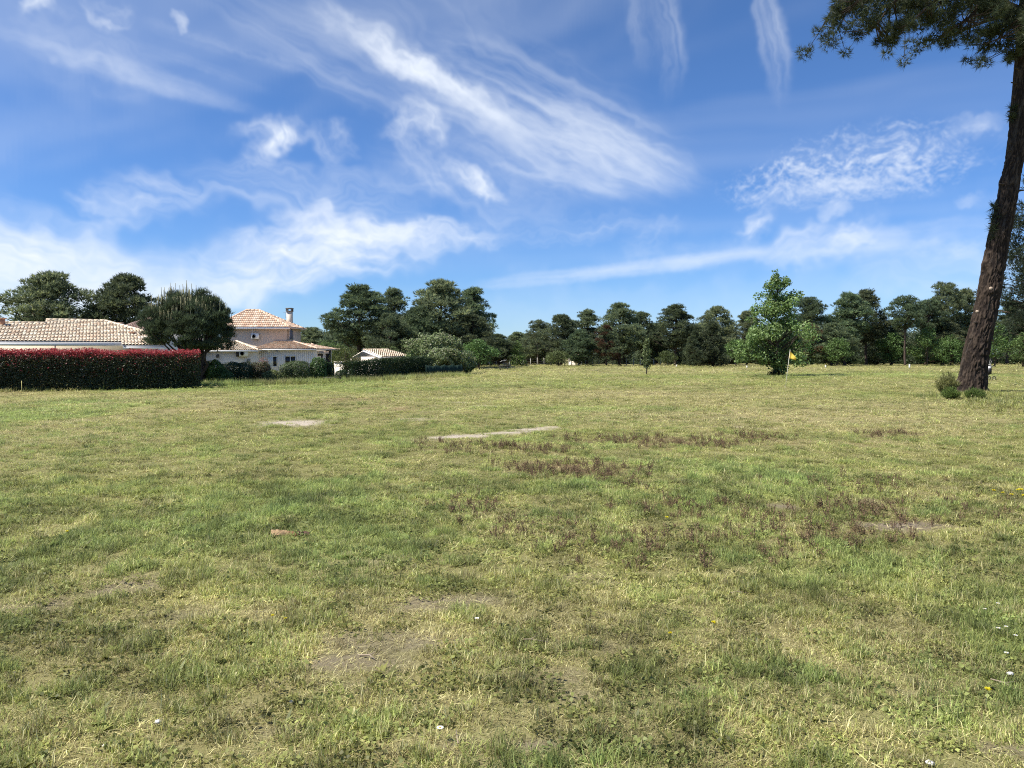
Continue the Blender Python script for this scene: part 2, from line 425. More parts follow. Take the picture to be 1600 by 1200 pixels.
BL = dict(
    sand=[(475, 662, 55, 5, 1), (695, 685.5, 42, 2.2, 1), (735, 683, 52, 3, 1), (780, 679, 52, 3.4, 1), (822, 674, 44, 3.2, 1), (858, 671, 30, 2, .8), (650, 657, 34, 3, .55), (757, 636, 26, 2, .7), (715, 629, 30, 1.6, .5),
          (1180, 668, 30, 1.6, .5), (1080, 667, 40, 1.6, .4), (1385, 640, 25, 2, .4), (1300, 634, 25, 1.5, .4), (120, 657, 40, 1.5, .2)],
    soil=[(1385, 822, 72, 9, 1), (1225, 792, 28, 5, .8), (190, 915, 62, 16, .8), (50, 945, 70, 18, .7), (700, 940, 75, 14, .75), (590, 1000, 130, 14, .6), (880, 1012, 80, 12, .5),
          (520, 1035, 100, 14, .7), (930, 905, 50, 10, .5), (1090, 1075, 60, 12, .4), (840, 1170, 80, 14, .8), (730, 1165, 60, 12, .7), (1440, 1085, 60, 12, .5),
          (1570, 1170, 60, 14, .7), (870, 1060, 70, 12, .45), (560, 1075, 60, 12, .4), (330, 960, 80, 14, .4), (640, 690, 60, 4, .3), (1360, 780, 70, 10, .35), (430, 1140, 60, 12, .4), (900, 1090, 50, 14, .5)],
    earth=[(545, 630, 75, 4, .9), (600, 640, 70, 4, .7), (470, 635, 60, 3, .4), (1000, 700, 120, 6, .3), (1250, 690, 160, 6, .4)],
    lush=[(1400, 587, 320, 3.5, .8), (60, 645, 170, 17, 1), (150, 628, 190, 6, 1), (420, 800, 330, 55, .65), (1160, 745, 190, 32, .95), (1080, 790, 160, 30, .6), (905, 762, 90, 14, 1), (880, 640, 200, 5, .5), (900, 600, 300, 5, .5),
          (1560, 965, 70, 50, 1), (80, 860, 120, 50, .6), (1150, 880, 300, 40, .5), (560, 850, 150, 40, .6), (1210, 590, 200, 2.5, .6), (350, 608, 300, 5, 1), (600, 600, 160, 3, .8), (1000, 590, 200, 1.5, .5)],
    dry=[(20, 613, 60, 3, .9), (330, 640, 130, 8, .85), (160, 685, 220, 14, .5), (1250, 655, 330, 20, .7), (1500, 640, 160, 20, .7), (900, 668, 400, 10, .4), (560, 622, 200, 5, .55), (30, 617, 70, 2.5, .9), (1000, 615, 300, 6, .4),
         (1300, 577, 350, 2, .5), (640, 1000, 320, 60, .45), (1350, 1030, 280, 70, .45), (1250, 690, 250, 12, .5), (800, 1150, 600, 70, .3), (700, 586, 250, 2, .5), (280, 1000, 250, 50, .3), (1420, 760, 150, 30, .35), (90, 900, 130, 25, .3)],
    sorrel=[(880, 735, 115, 12, 1), (960, 750, 90, 14, .8), (1000, 692, 130, 8, .8), (740, 790, 70, 14, .9), (1265, 838, 140, 26, .75), (1120, 800, 170, 20, .45), (1180, 683, 60, 4, .8), (1400, 680, 70, 5, .9),
            (1370, 800, 90, 24, .6), (1220, 870, 80, 15, .6), (830, 830, 120, 30, .35), (700, 700, 90, 8, .3), (1330, 760, 120, 20, .35), (1000, 850, 160, 30, .3), (1510, 790, 90, 30, .3), (800, 705, 120, 7, .5), (1100, 697, 60, 5, .8)],
)


def zone(kind, x, y, nz):
    v = np.zeros_like(x)
    for (px, py, rx, ry, a) in BL[kind]:
        g = gnd(px, py); d = g.y
        lo_, hi_ = gnd(px, py + ry), gnd(px, max(py - ry, 562))
        e = np.sqrt(((x - g.x) / (rx * d / F)) ** 2 + ((y - g.y) / max((hi_.y - lo_.y) / 2, .05)) ** 2)
        m_ = e < 2.6
        if m_.any():
            v[m_] = np.maximum(v[m_], a * (1 - sstep(.35, 1.35, e[m_] + (nz[m_] - .5) * 2.1)))
    return v


def zones(x, y):
    d = np.hypot(x, y)
    big = fbm(x * .12, y * .12, 4, 3); mid = fbm(x * .8 + 3, y * .8, 4, 5); fine = fbm(x * 3.1, y * 3.1, 3, 9)
    nz = .55 * mid + .45 * fine
    nzf = np.where(d > 20, fbm(x * .35, y * .35, 4, 21), nz)
    z = {k: zone(k, x, y, nzf) for k in BL}
    z['dry'] = np.clip(.22 - .14 * sstep(5, 8, d) * (1 - sstep(15, 24, d)) + .9 * (big - .5) + 1.1 * (nzf - .5) + .55 * z['dry'] - .5 * z['lush'], 0, 1)
    z['lush'] = np.clip(z['lush'] + 1.2 * (mid - .55), 0, 1)
    thin = np.clip((nz - .56) * 5, 0, 1) * (1 - sstep(9, 16, d))
    z['soil'] = np.clip(np.maximum(z['soil'], .55 * thin * (1 - z['lush'])), 0, 1)
    z['mid'] = mid; z['fine'] = fine; z['big'] = big
    return z


def ground_material():
    m_ = bpy.data.materials.new('ground'); m_.use_nodes = True
    nt = m_.node_tree; N, L = nt.nodes, nt.links; p = N['Principled BSDF']; p.inputs['Roughness'].default_value = .95; p.inputs['Specular IOR Level'].default_value = .1
    tc = N.new('ShaderNodeTexCoord').outputs['Object']

    def noise(scale, detail=6, rough=.6):
        n = N.new('ShaderNodeTexNoise'); L.new(tc, n.inputs['Vector']); n.inputs['Scale'].default_value = scale; n.inputs['Detail'].default_value = detail; n.inputs['Roughness'].default_value = rough; return n.outputs['Fac']

    def rng(v, a, b, c=0., d=1.):
        n = N.new('ShaderNodeMapRange'); L.new(v, n.inputs[0])
        for i, k in enumerate((a, b, c, d)): n.inputs[1 + i].default_value = k
        return n.outputs[0]

    def mix(f, a, b, mode='MIX'):
        n = N.new('ShaderNodeMix'); n.data_type = 'RGBA'; n.blend_type = mode
        for sck, v in ((n.inputs[0], f), (n.inputs[6], a), (n.inputs[7], b)):
            if isinstance(v, bpy.types.NodeSocket): L.new(v, sck)
            else: sck.default_value = v
        return n.outputs[2]
    a1 = N.new('ShaderNodeAttribute'); a1.attribute_name = 'zone'; s1 = N.new('ShaderNodeSeparateColor'); L.new(a1.outputs['Color'], s1.inputs[0])
    dry, soil, sand = s1.outputs
    a2 = N.new('ShaderNodeAttribute'); a2.attribute_name = 'zone_two'; s2 = N.new('ShaderNodeSeparateColor'); L.new(a2.outputs['Color'], s2.inputs[0])
    lush, earth, sorrel = s2.outputs
    n1, n2, n3 = rng(noise(120, 5, .75), .32, .68), rng(noise(14, 6, .7), .3, .7), noise(1.6, 6, .6)
    green = mix(n2, (.13, .13, .04, 1), (.24, .24, .085, 1))
    straw = mix(n1, (.16, .12, .055, 1), (.50, .42, .23, 1))
    c = mix(rng(n3, .35, .65, .25, .6), green, straw)
    c = mix(dry, mix(.5, c, green), mix(.7, c, straw))
    c = mix(lush, c, mix(n2, (.19, .22, .065, 1), (.29, .32, .11, 1)))
    c = mix(earth, c, mix(n2, (.16, .10, .055, 1), (.36, .26, .15, 1)))
    c = mix(rng(sorrel, 0, 1, 0, .7), c, mix(n1, (.10, .06, .035, 1), (.24, .16, .09, 1)))
    c = mix(soil, c, mix(n1, (.11, .085, .06, 1), (.30, .245, .18, 1)))
    c = mix(sand, c, mix(n2, (.32, .26, .19, 1), (.56, .49, .40, 1)))
    L.new(c, p.inputs['Base Color'])
    b = N.new('ShaderNodeBump'); b.inputs['Strength'].default_value = .8; b.inputs['Distance'].default_value = .02
    L.new(noise(45, 8, .7), b.inputs['Height']); L.new(b.outputs[0], p.inputs['Normal'])
    return m_


def build_ground():
    r = np.concatenate([[0.3], .6 * 1.024 ** np.arange(0, 265), [420, 560, 800, 1200, 2000, 3500]])
    th = np.concatenate([np.arange(-52, 52, .22), np.arange(52, 308, 4)])
    n, k = len(r), len(th)
    a = np.radians(th)
    x = r[:, None] * np.sin(a)[None]; y = r[:, None] * np.cos(a)[None]
    xf, yf = x.ravel(), y.ravel()
    z = HF(xf, yf)
    g = Geo()
    i = np.arange(n - 1)[:, None] * k + np.arange(k); j = np.arange(n - 1)[:, None] * k + (np.arange(k) + 1) % k
    g.add(np.stack([xf, yf, z], 1), [np.stack([i, i + k, j + k, j], -1).reshape(-1, 4), np.arange(k)[None]])
    me = g.mesh('ground', ground_material(), True)
    q = zones(xf, yf)
    for nm, ks in (('zone', ('dry', 'soil', 'sand')), ('zone_two', ('lush', 'earth', 'sorrel'))):
        at_ = me.attributes.new(nm, 'FLOAT_COLOR', 'POINT')
        at_.data.foreach_set('color', np.stack([q[ks[0]], q[ks[1]], q[ks[2]], np.ones_like(xf)], 1).astype(np.float32).ravel())
    o = bpy.data.objects.new('ground', me); C.objects.link(o)
    tag(o, 'wide rough field of short worn grass with bare sandy spots', 'ground', kind='structure')


build_ground()

# pale drive seen under the clipped shrubs
g = Geo()
nx, ny = 40, 6
xs = np.linspace(-26, -8.5, nx); tt = np.linspace(0, 1, ny)
X = np.repeat(xs[None], ny, 0); Y = 50 + (xs[None] + 26) * .55 + tt[:, None] * 5
i = np.arange(ny - 1)[:, None] * nx + np.arange(nx - 1)
g.add(np.stack([X, Y, HF(X, Y) + .02], -1).reshape(-1, 3), np.stack([i, i + 1, i + nx + 1, i + nx], -1).reshape(-1, 4))
tag(g.obj('path', M['path']), 'pale gravel drive behind the clipped shrubs', 'path', kind='structure')

# ------------------------------------------------------------------ grass


def grass_material():
    m_ = bpy.data.materials.new('grass_blades'); m_.use_nodes = True
    nt = m_.node_tree; N, L = nt.nodes, nt.links; p = N['Principled BSDF']; p.inputs['Roughness'].default_value = .5; p.inputs['Specular IOR Level'].default_value = .3

    def attr(n, t):
        a = N.new('ShaderNodeAttribute'); a.attribute_name = n; a.attribute_type = t; return a

    def mix(f, a, b, mode='MIX'):
        n = N.new('ShaderNodeMix'); n.data_type = 'RGBA'; n.blend_type = mode
        for sck, v in ((n.inputs[0], f), (n.inputs[6], a), (n.inputs[7], b)):
            if isinstance(v, bpy.types.NodeSocket): L.new(v, sck)
            else: sck.default_value = v
        return n.outputs[2]
    own = attr('col', 'GEOMETRY'); sc = N.new('ShaderNodeSeparateColor'); L.new(own.outputs['Color'], sc.inputs[0])
    dry = attr('dry', 'INSTANCER').outputs['Fac']; hue = attr('hue', 'INSTANCER').outputs['Fac']
    lt = N.new('ShaderNodeMath'); lt.operation = 'LESS_THAN'; L.new(sc.outputs[0], lt.inputs[0]); L.new(dry, lt.inputs[1])
    green = mix(hue, (.35, .35, .11, 1), (.33, .405, .13, 1))
    straw = mix(sc.outputs[1], (.34, .27, .12, 1), (.59, .55, .28, 1))
    c = mix(lt.outputs[0], green, straw)
    v = N.new('ShaderNodeMapRange'); L.new(sc.outputs[1], v.inputs[0]); v.inputs[3].default_value = .5; v.inputs[4].default_value = 1.55
    c = mix(1.0, c, v.outputs[0], 'MULTIPLY')
    c = mix(1.0, c, attr('val', 'INSTANCER').outputs['Fac'], 'MULTIPLY')
    L.new(c, p.inputs['Base Color'])
    t = N.new('ShaderNodeBsdfTranslucent'); L.new(c, t.inputs[0])
    ms = N.new('ShaderNodeMixShader'); ms.inputs[0].default_value = .48
    L.new(p.outputs[0], ms.inputs[1]); L.new(t.outputs[0], ms.inputs[2]); L.new(ms.outputs[0], N['Material Output'].inputs[0])
    return m_


def blade_geo(g, n, rad, h0, h1, w0, w1, lean0, lean1, droop=.5, c2=0.):
    a = rs.rand(n) * 2 * np.pi; rr = rad * np.sqrt(rs.rand(n))
    b = np.stack([rr * np.cos(a), rr * np.sin(a), np.zeros(n)], 1)
    az = rs.rand(n) * 2 * np.pi; ln = lean0 + (lean1 - lean0) * rs.rand(n); h = h0 + (h1 - h0) * rs.rand(n) ** 1.3; w = w0 + (w1 - w0) * rs.rand(n)
    out = np.stack([np.cos(az), np.sin(az), np.zeros(n)], 1); side = np.stack([-np.sin(az), np.cos(az), np.zeros(n)], 1)
    up = np.array((0, 0, 1.))
    d1 = unit(out * np.sin(ln)[:, None] + up * np.cos(ln)[:, None]); l2 = ln + droop * rs.rand(n)
    d2 = unit(out * np.sin(l2)[:, None] + up * np.cos(l2)[:, None])
    m1 = b + d1 * (h * .55)[:, None]; tip = m1 + d2 * (h * .5)[:, None]; tip[:, 2] = np.maximum(tip[:, 2], .004)
    hw = (w / 2)[:, None]
    v = np.stack([b - side * hw, b + side * hw, m1 + side * hw * .8, m1 - side * hw * .8, tip], 1)
    k = np.arange(n)[:, None] * 5
    col = np.repeat(np.stack([rs.rand(n), rs.rand(n), np.full(n, c2)], 1), 5, 0)
    g.add(v.reshape(-1, 3), [k + np.array([[0, 1, 2, 3]]), k + np.array([[3, 2, 4]])], col)


GM = grass_material()
SORM = mat('sorrel_stalks', vcol=True, rough=.8, trans=.15, objvar=0)


def proto_collection(name, geos, mats):
    col = bpy.data.collections.new(name)
    for k, (ge, mt) in enumerate(zip(geos, mats)):
        o = bpy.data.objects.new('%s_%02d' % (name, k), ge.mesh('%s_%02d' % (name, k), mt)); col.objects.link(o)
    return col


def make_protos():
    gs = []
    for k in range(4):                      # 0-3 short turf
        g = Geo(); blade_geo(g, 34, .075, .012, .042, .0026, .0048, .2, 1.25, .9); gs.append(g)
    for k in range(3):                      # 4-6 taller tufts
        g = Geo(); blade_geo(g, 42, .045, .03, .095, .0025, .0045, .05, .9, .8); gs.append(g)
    for k in range(2):                      # 7-8 flat thatch
        g = Geo(); blade_geo(g, 26, .09, .02, .07, .0022, .0036, 1.15, 1.5, .15); gs.append(g)
    for k in range(2):                      # 9-10 rosettes of broad leaves
        g = Geo(); blade_geo(g, 9, .012, .05, .085, .016, .024, .75, 1.3, .5); gs.append(g)
    for k in range(2):                      # 11-12 small clover-like leaves
        g = Geo(); n = 40; a = rs.rand(n) * 6.283; q = .09 * np.sqrt(rs.rand(n))
        c = np.stack([q * np.cos(a), q * np.sin(a), .012 + .02 * rs.rand(n)], 1)
        g.leaves(c, np.array((0, 0, 1.)) + .5 * rs.randn(n, 3), .016 + .01 * rs.rand(n), np.stack([.6 + .4 * rs.rand(n), rs.rand(n), np.zeros(n)], 1), .9); gs.append(g)
    return gs


def scatter_object(name, label, cat, P, rot, scl, pick, dry, hue, col, val=None):
    val = np.ones(len(P)) if val is None else val
    me = bpy.data.meshes.new(name); n = len(P)
    me.vertices.add(n); me.vertices.foreach_set('co', P.astype(np.float32).ravel())
    for nm, ty, arr, f in (('rot', 'FLOAT_VECTOR', rot, 'vector'), ('scl', 'FLOAT_VECTOR', scl, 'vector'), ('pick', 'INT', pick, 'value'), ('dry', 'FLOAT', dry, 'value'), ('hue', 'FLOAT', hue, 'value'), ('val', 'FLOAT', val, 'value')):
        a = me.attributes.new(nm, ty, 'POINT'); a.data.foreach_set(f, np.ascontiguousarray(arr, dtype=np.int32 if ty == 'INT' else np.float32).ravel())
    me.update()
    o = bpy.data.objects.new(name, me); C.objects.link(o)
    ng = bpy.data.node_groups.new(name + '_nodes', 'GeometryNodeTree')
    ng.interface.new_socket('Geometry', in_out='INPUT', socket_type='NodeSocketGeometry'); ng.interface.new_socket('Geometry', in_out='OUTPUT', socket_type='NodeSocketGeometry')
    N, L = ng.nodes, ng.links
    gi, go = N.new('NodeGroupInput'), N.new('NodeGroupOutput')
    ip = N.new('GeometryNodeInstanceOnPoints'); ip.inputs['Pick Instance'].default_value = True
    ci = N.new('GeometryNodeCollectionInfo'); ci.inputs['Collection'].default_value = col; ci.inputs['Separate Children'].default_value = True; ci.inputs['Reset Children'].default_value = True

    def na(nm, ty):
        a = N.new('GeometryNodeInputNamedAttribute'); a.data_type = ty; a.inputs['Name'].default_value = nm; return a.outputs[0]
    L.new(gi.outputs[0], ip.inputs['Points']); L.new(ci.outputs[0], ip.inputs['Instance'])
    L.new(na('pick', 'INT'), ip.inputs['Instance Index']); L.new(na('rot', 'FLOAT_VECTOR'), ip.inputs['Rotation']); L.new(na('scl', 'FLOAT_VECTOR'), ip.inputs['Scale'])
    L.new(ip.outputs[0], go.inputs[0])
    md = o.modifiers.new('scatter', 'NODES'); md.node_group = ng
    return tag(o, label, cat, kind='stuff')


def wedge(y0, y1, dens, side=.80, pad=4.0):
    n = int(dens * (side * (y1 ** 2 - y0 ** 2) + 2 * pad * (y1 - y0)))
    y = np.sqrt(y0 ** 2 + (y1 ** 2 - y0 ** 2) * rs.rand(n)); x = (rs.rand(n) * 2 - 1) * (side * y + pad)
    return x, y


def build_grass():
    col = proto_collection('turf_clump', make_protos(), [GM] * 13)
    xs, ys, pk, sx, sz = [], [], [], [], []
    bands = [(2.2, 6, 1150, 1.0, 1.0), (6, 11, 560, 1.3, 1.1), (11, 20, 210, 2.0, 1.0), (20, 40, 46, 3.6, 1.1), (40, 75, 9, 8, 1.4), (75, 140, 1.8, 15, 1.8)]
    for (y0, y1, dn, s1, s2) in bands:
        x, y = wedge(y0, y1, dn); q = zones(x, y); n = len(x)
        bare = np.maximum(np.maximum(q['sand'], q['soil']) * np.clip(.25 + 1.15 * (1 - q['fine']), 0, .97), np.maximum(q['earth'] * .6, q['sorrel'] * .5))
        keep = rs.rand(n) > bare
        # a trodden look: clumped cover, thinner where dry
        keep &= rs.rand(n) < .55 + .5 * q['lush'] + 1.1 * (q['fine'] - .4)
        x, y = x[keep], y[keep]; q = {k: v[keep] for k, v in q.items()}; n = len(x)
        u = rs.rand(n); tall = .06 + .34 * np.clip((q['fine'] - .5) * 3, 0, 1) + .06 * q['lush']
        p = rs.randint(0, 4, n)
        p = np.where(u < tall, rs.randint(4, 7, n), p)
        p = np.where((u > .60 + .25 * q['lush']) & (u < .93), rs.randint(7, 9, n), p)
        p = np.where((u > .955) & (y < 11), rs.randint(11, 13, n), p)
        p = np.where((u > .988) & (y < 11), rs.randint(9, 11, n), p); p = np.where((q['soil'] > .35) & (rs.rand(n) < .6), rs.randint(7, 9, n), p)
        xs.append(x); ys.append(y); pk.append(p)
        s = s1 * (.75 + .5 * rs.rand(n)); sx.append(s); sz.append(s2 * (.7 + .6 * rs.rand(n)) * (.95 + .15 * q['lush']))
    # tall fringe at the foot of hedges, shrubs and the big trunk
    for (a, b, n, wd, tl) in FRINGE:
        t = rs.rand(n); x = a[0] + (b[0] - a[0]) * t + rs.randn(n) * wd * .5; y = a[1] + (b[1] - a[1]) * t + rs.randn(n) * wd
        xs.append(x); ys.append(y); pk.append(rs.randint(4, 7, n)); sx.append(3.2 + 2 * rs.rand(n)); sz.append(tl * (.5 + .9 * rs.rand(n)))
    x, y, p, s, z = map(np.concatenate, (xs, ys, pk, sx, sz)); n = len(x)
    q = zones(x, y)
    nr = 1 - sstep(14, 30, y); dry = np.clip(q['dry'] * .85 + nr * 1.5 * (.50 - q['fine']) + nr * .8 * (.5 - q['mid']) + .1 * rs.randn(n), 0.02, .95); dry = np.where((p >= 7) & (p < 9), np.clip(dry + .45, 0, 1), dry); dry = np.where(p >= 9, 0, dry)
    nf = sum(f[2] for f in FRINGE); dry[-nf:] *= .5
    hue = np.clip(.3 + .5 * q['lush'] + .7 * (q['mid'] - .5) + nr * 1.2 * (q['fine'] - .5) + .15 * rs.randn(n), 0, 1)
    far = sstep(10, 26, np.hypot(x, y)); vf = sstep(45, 80, np.hypot(x, y))
    mott = (1 - far) * fbm(x * 2.6, y * 2.0, 3, 131) + far * (1 - vf) * fbm(x * .8, y * .55, 4, 132) + vf * fbm(x * .25, y * .12, 3, 133)
    val = np.where((p >= 9) & (p < 13), .75, 1) * np.clip(1 + (1.3 - .55 * far) * (mott - .5) + .20 * rs.randn(n), .5, 1.55); dry = np.clip(dry + .5 * (mott - .5) * (rs.rand(n) - .2), 0, 1)
    rot = np.stack([.12 * rs.randn(n), .12 * rs.randn(n), rs.rand(n) * 6.283], 1)
    scatter_object('grass', 'short patchy grass with dry straw between the green tufts', 'grass',
                   np.stack([x, y, HF(x, y) - .004], 1), rot, np.stack([s, s, z], 1), p, dry, hue, col, val)
    print('grass clumps', n)


def build_sorrel():
    gs = []
    for k in range(4):
        g = Geo(); n = 7 + k
        for _ in range(n):
            a = rs.rand() * 6.28; r = .05 * rs.rand(); b = np.array((r * math.cos(a), r * math.sin(a), 0)); h = .07 + .10 * rs.rand()
            t = b + np.array((.03 * rs.randn(), .03 * rs.randn(), h)); c = np.array((.175, .115, .068)) * (.6 + .8 * rs.rand()) if rs.rand() > .15 else np.array((.24, .2, .09))
            g.tube([b, (b + t) / 2 + .004 * rs.randn(3), t], [.0018, .0016, .001], 3, c, cap=False)
            m_ = 14; f = .35 + .65 * rs.rand(m_)
            g.leaves(b + (t - b) * f[:, None] + .004 * rs.randn(m_, 3), rs.randn(m_, 3), .010 + .006 * rs.rand(m_), np.repeat((c * 1.15)[None], m_, 0) * (.7 + .6 * rs.rand(m_, 1)), .7)
        gs.append(g)
    col = proto_collection('sorrel_clump', gs, [SORM] * 4)
    X, Y = [], []
    for (y0, y1, dn) in ((4, 9, 150), (9, 16, 115), (16, 30, 36)):
        x, y = wedge(y0, y1, dn); q = zones(x, y)
        k = rs.rand(len(x)) < q['sorrel'] * np.clip((q['fine'] - .25) * 2.6, .2, 1) * .9
        X.append(x[k]); Y.append(y[k])
    x, y = np.concatenate(X), np.concatenate(Y); n = len(x)
    s = (.55 + .5 * rs.rand(n)) * np.where(y > 16, 1.5, 1)
    scatter_object('sorrel', 'reddish brown sorrel stalks standing in the worn turf', 'weeds', np.stack([x, y, HF(x, y) - .004], 1),
                   np.stack([.1 * rs.randn(n), .1 * rs.randn(n), rs.rand(n) * 6.283], 1), np.stack([s, s, s * (.55 + .5 * rs.rand(n))], 1), rs.randint(0, 4, n), np.zeros(n), np.zeros(n), col)
    print('sorrel', n)


def g2(px, py):
    v = gnd(px, py); return (v.x, v.y)


FRINGE = [(g2(-60, 612), g2(320, 606), 500, .35, 3.0), (g2(310, 606), g2(525, 599), 900, .7, 4.5), (g2(520, 598), g2(725, 588), 900, .9, 5.0),
          (g2(1462, 622), g2(1545, 618), 160, .6, 3.2), (g2(1180, 591), g2(1235, 591), 120, .8, 3.5), (g2(1550, 640), g2(1640, 625), 250, 1.5, 2.4)]
build_grass()
build_sorrel()

# ------------------------------------------------------------------ buildings


def tile_field(g, poly, eave_dir, tint, cw=.215, rl=.38, spread=.05):
    """Rows of half-round clay tiles over the sloping polygon poly (3-D points, first edge not necessarily the eave)."""
    P = [Vector(p) for p in poly]
    n = (P[1] - P[0]).cross(P[2] - P[0]).normalized()
    if n.z < 0: n = -n
    a = Vector(eave_dir); a = (a - n * a.dot(n)).normalized(); b = n.cross(a)
    if b.z < 0: b = -b
    o = P[0]; q = np.array([((p - o).dot(a), (p - o).dot(b)) for p in P])
    u = np.arange(q[:, 0].min() + cw / 2, q[:, 0].max(), cw); v = np.arange(q[:, 1].min() + rl / 2, q[:, 1].max() + rl * .3, rl)
    U, V = [k.ravel() for k in np.meshgrid(u, v)]
    ins = np.zeros(len(U), bool)
    for i in range(len(q)):
        x1, y1 = q[i]; x2, y2 = q[(i + 1) % len(q)]
        c = ((y1 > V) != (y2 > V)) & (U < (x2 - x1) * (V - y1) / ((y2 - y1) or 1e-9) + x1); ins ^= c
    U, V = U[ins], V[ins]; m = len(U)
    th = np.linspace(0, np.pi, 5); r = cw * .5
    ex = -np.cos(th) * r; ez = np.sin(th) * r * .6
    A, B_, Nn, O = (np.array(tuple(k)) for k in (a, b, n, o))
    lift = .02 * rs.rand(m)
    low = O + U[:, None, None] * A + (V - rl * .56)[:, None, None] * B_ + ex[None, :, None] * A + (ez[None] + .035 + lift[:, None])[..., None] * Nn
    top = O + U[:, None, None] * A + (V + rl * .52)[:, None, None] * B_ + ex[None, :, None] * A * .9 + (ez[None] * .9 + .005 + lift[:, None] * 0)[..., None] * Nn
    vtx = np.concatenate([low, top], 1).reshape(-1, 3)
    k = np.arange(m)[:, None, None] * 10; i = np.arange(4)[None, :, None]
    f = (k + i + np.array([[[0, 1, 6, 5]]])).reshape(-1, 4)
    t = np.array(tint); ci = rs.randint(0, len(t), m); c = t[ci] * (1 + spread * rs.randn(m, 1)); c = np.clip(c, .03, .8)
    g.add(vtx, f, np.repeat(c, 10, 0))


def caps(g, p0, p1, col, r=.12, step=.38):
    p0, p1 = Vector(p0), Vector(p1); L_ = (p1 - p0).length; n = max(1, int(L_ / step)); d = (p1 - p0) / n
    for i in range(n):
        c = np.array(col) * (.85 + .3 * rs.rand()); a = p0 + d * i
        g.tube([a + Vector((0, 0, .02)), a + d * 1.08 + Vector((0, 0, .045))], [r, r * .9], 7, c)


PALE = [(.76, .62, .45), (.79, .67, .51), (.73, .57, .41), (.80, .70, .55), (.77, .64, .48), (.68, .51, .36)]
ORANGE = [(.70, .49, .35), (.74, .56, .41), (.64, .43, .29), (.78, .63, .48), (.71, .51, .37)]
PINKISH = [(.44, .31, .25), (.50, .36, .29), (.40, .27, .21)]


def roof(parent, polys, tint, name='roof', under=.10):
    """A roof part (deck under the tiles) with its tiles and ridge caps as sub-parts. polys: (points, eave direction, ridge edges)."""
    dk = Geo(); tl = Geo(); runs = []
    for (pts, ed, edges) in polys:
        n = (Vector(pts[1]) - Vector(pts[0])).cross(Vector(pts[2]) - Vector(pts[0])).normalized(); n = n if n.z > 0 else -n
        dk.prism([Vector(p) - n * under for p in pts], n * (under - .01), (.5, .48, .46))
        tile_field(tl, pts, ed, tint)
        for (i, j) in edges: cp = Geo(); caps(cp, pts[i], pts[j], tint[0]); runs.append(cp)
    r = dk.obj(name, M['vcol'], parent)
    tag(tl.obj('roof_tiles', M['tile'], r), kind='stuff')
    for cp in runs: tag(cp.obj('ridge_tiles', M['tile'], r), kind='stuff')
    return r


def wall_box(parent, name, p0, p1, depth, z0, z1, m_, out=None):
    """A wall volume with its front along p0-p1 (plan), going back by depth."""
    a, b = Vector((*p0, 0)), Vector((*p1, 0)); d = (b - a).normalized(); nb = Vector((-d.y, d.x, 0))
    g = Geo(); g.prism([a + Vector((0, 0, z0)), b + Vector((0, 0, z0)), b + nb * depth + Vector((0, 0, z0)), a + nb * depth + Vector((0, 0, z0))], (0, 0, z1 - z0))
    return g.obj(name, M[m_], parent)


def aircon(parent, p, w=.8, h=.55):
    """Outdoor air conditioner unit on a wall facing -y; p is the lower front corner (x, y, z)."""
    x, y, z = p
    g = Geo(); g.box((x, y, z), (x + w, y + .3, z + h)); u = g.obj('air_conditioner', M['plastic'], parent)
    g = Geo(); th = np.linspace(0, 2 * np.pi, 17)[:-1]; cx, cz, r = x + w * .36, z + h * .5, h * .40
    g.tube([(cx, y - .005, cz), (cx, y - .02, cz)], r, 16)
    for k in range(4): g.tube([(cx, y - .022, cz), (cx, y - .035, cz)], r * (.9 - .2 * k), 16, (1, 1, 1))
    g.obj('fan_grille', M['grille'], u)
    for bx in (.1, w - .15):
        g = Geo(); g.box((x + bx, y + .02, z - .05), (x + bx + .05, y + .45, z)); g.obj('bracket', M['metal'], u)
    return u


def window(parent, x0, x1, z0, z1, y, panes=2, blind=None):
    fr = Geo(); t = .07
    fr.box((x0 - t, y - .05, z1), (x1 + t, y + .02, z1 + t)); fr.box((x0 - t, y - .05, z0 - t), (x1 + t, y + .02, z0))
    fr.box((x0 - t, y - .05, z0), (x0, y + .02, z1)); fr.box((x1, y - .05, z0), (x1 + t, y + .02, z1))
    w = (x1 - x0) / panes
    for k in range(1, panes): fr.box((x0 + k * w - .035, y - .045, z0), (x0 + k * w + .035, y + .02, z1))
    f = fr.obj('window', M['trim'], parent)
    for k in range(panes):
        g = Geo(); g.box((x0 + k * w + .04 * (k > 0), y - .012, z0), (x0 + (k + 1) * w - .04 * (k < panes - 1), y + .01, z1))
        b = blind is not None and k in blind
        g.obj('roller_blind' if b else 'pane', M['blind' if b else 'glass'], f)
    return f


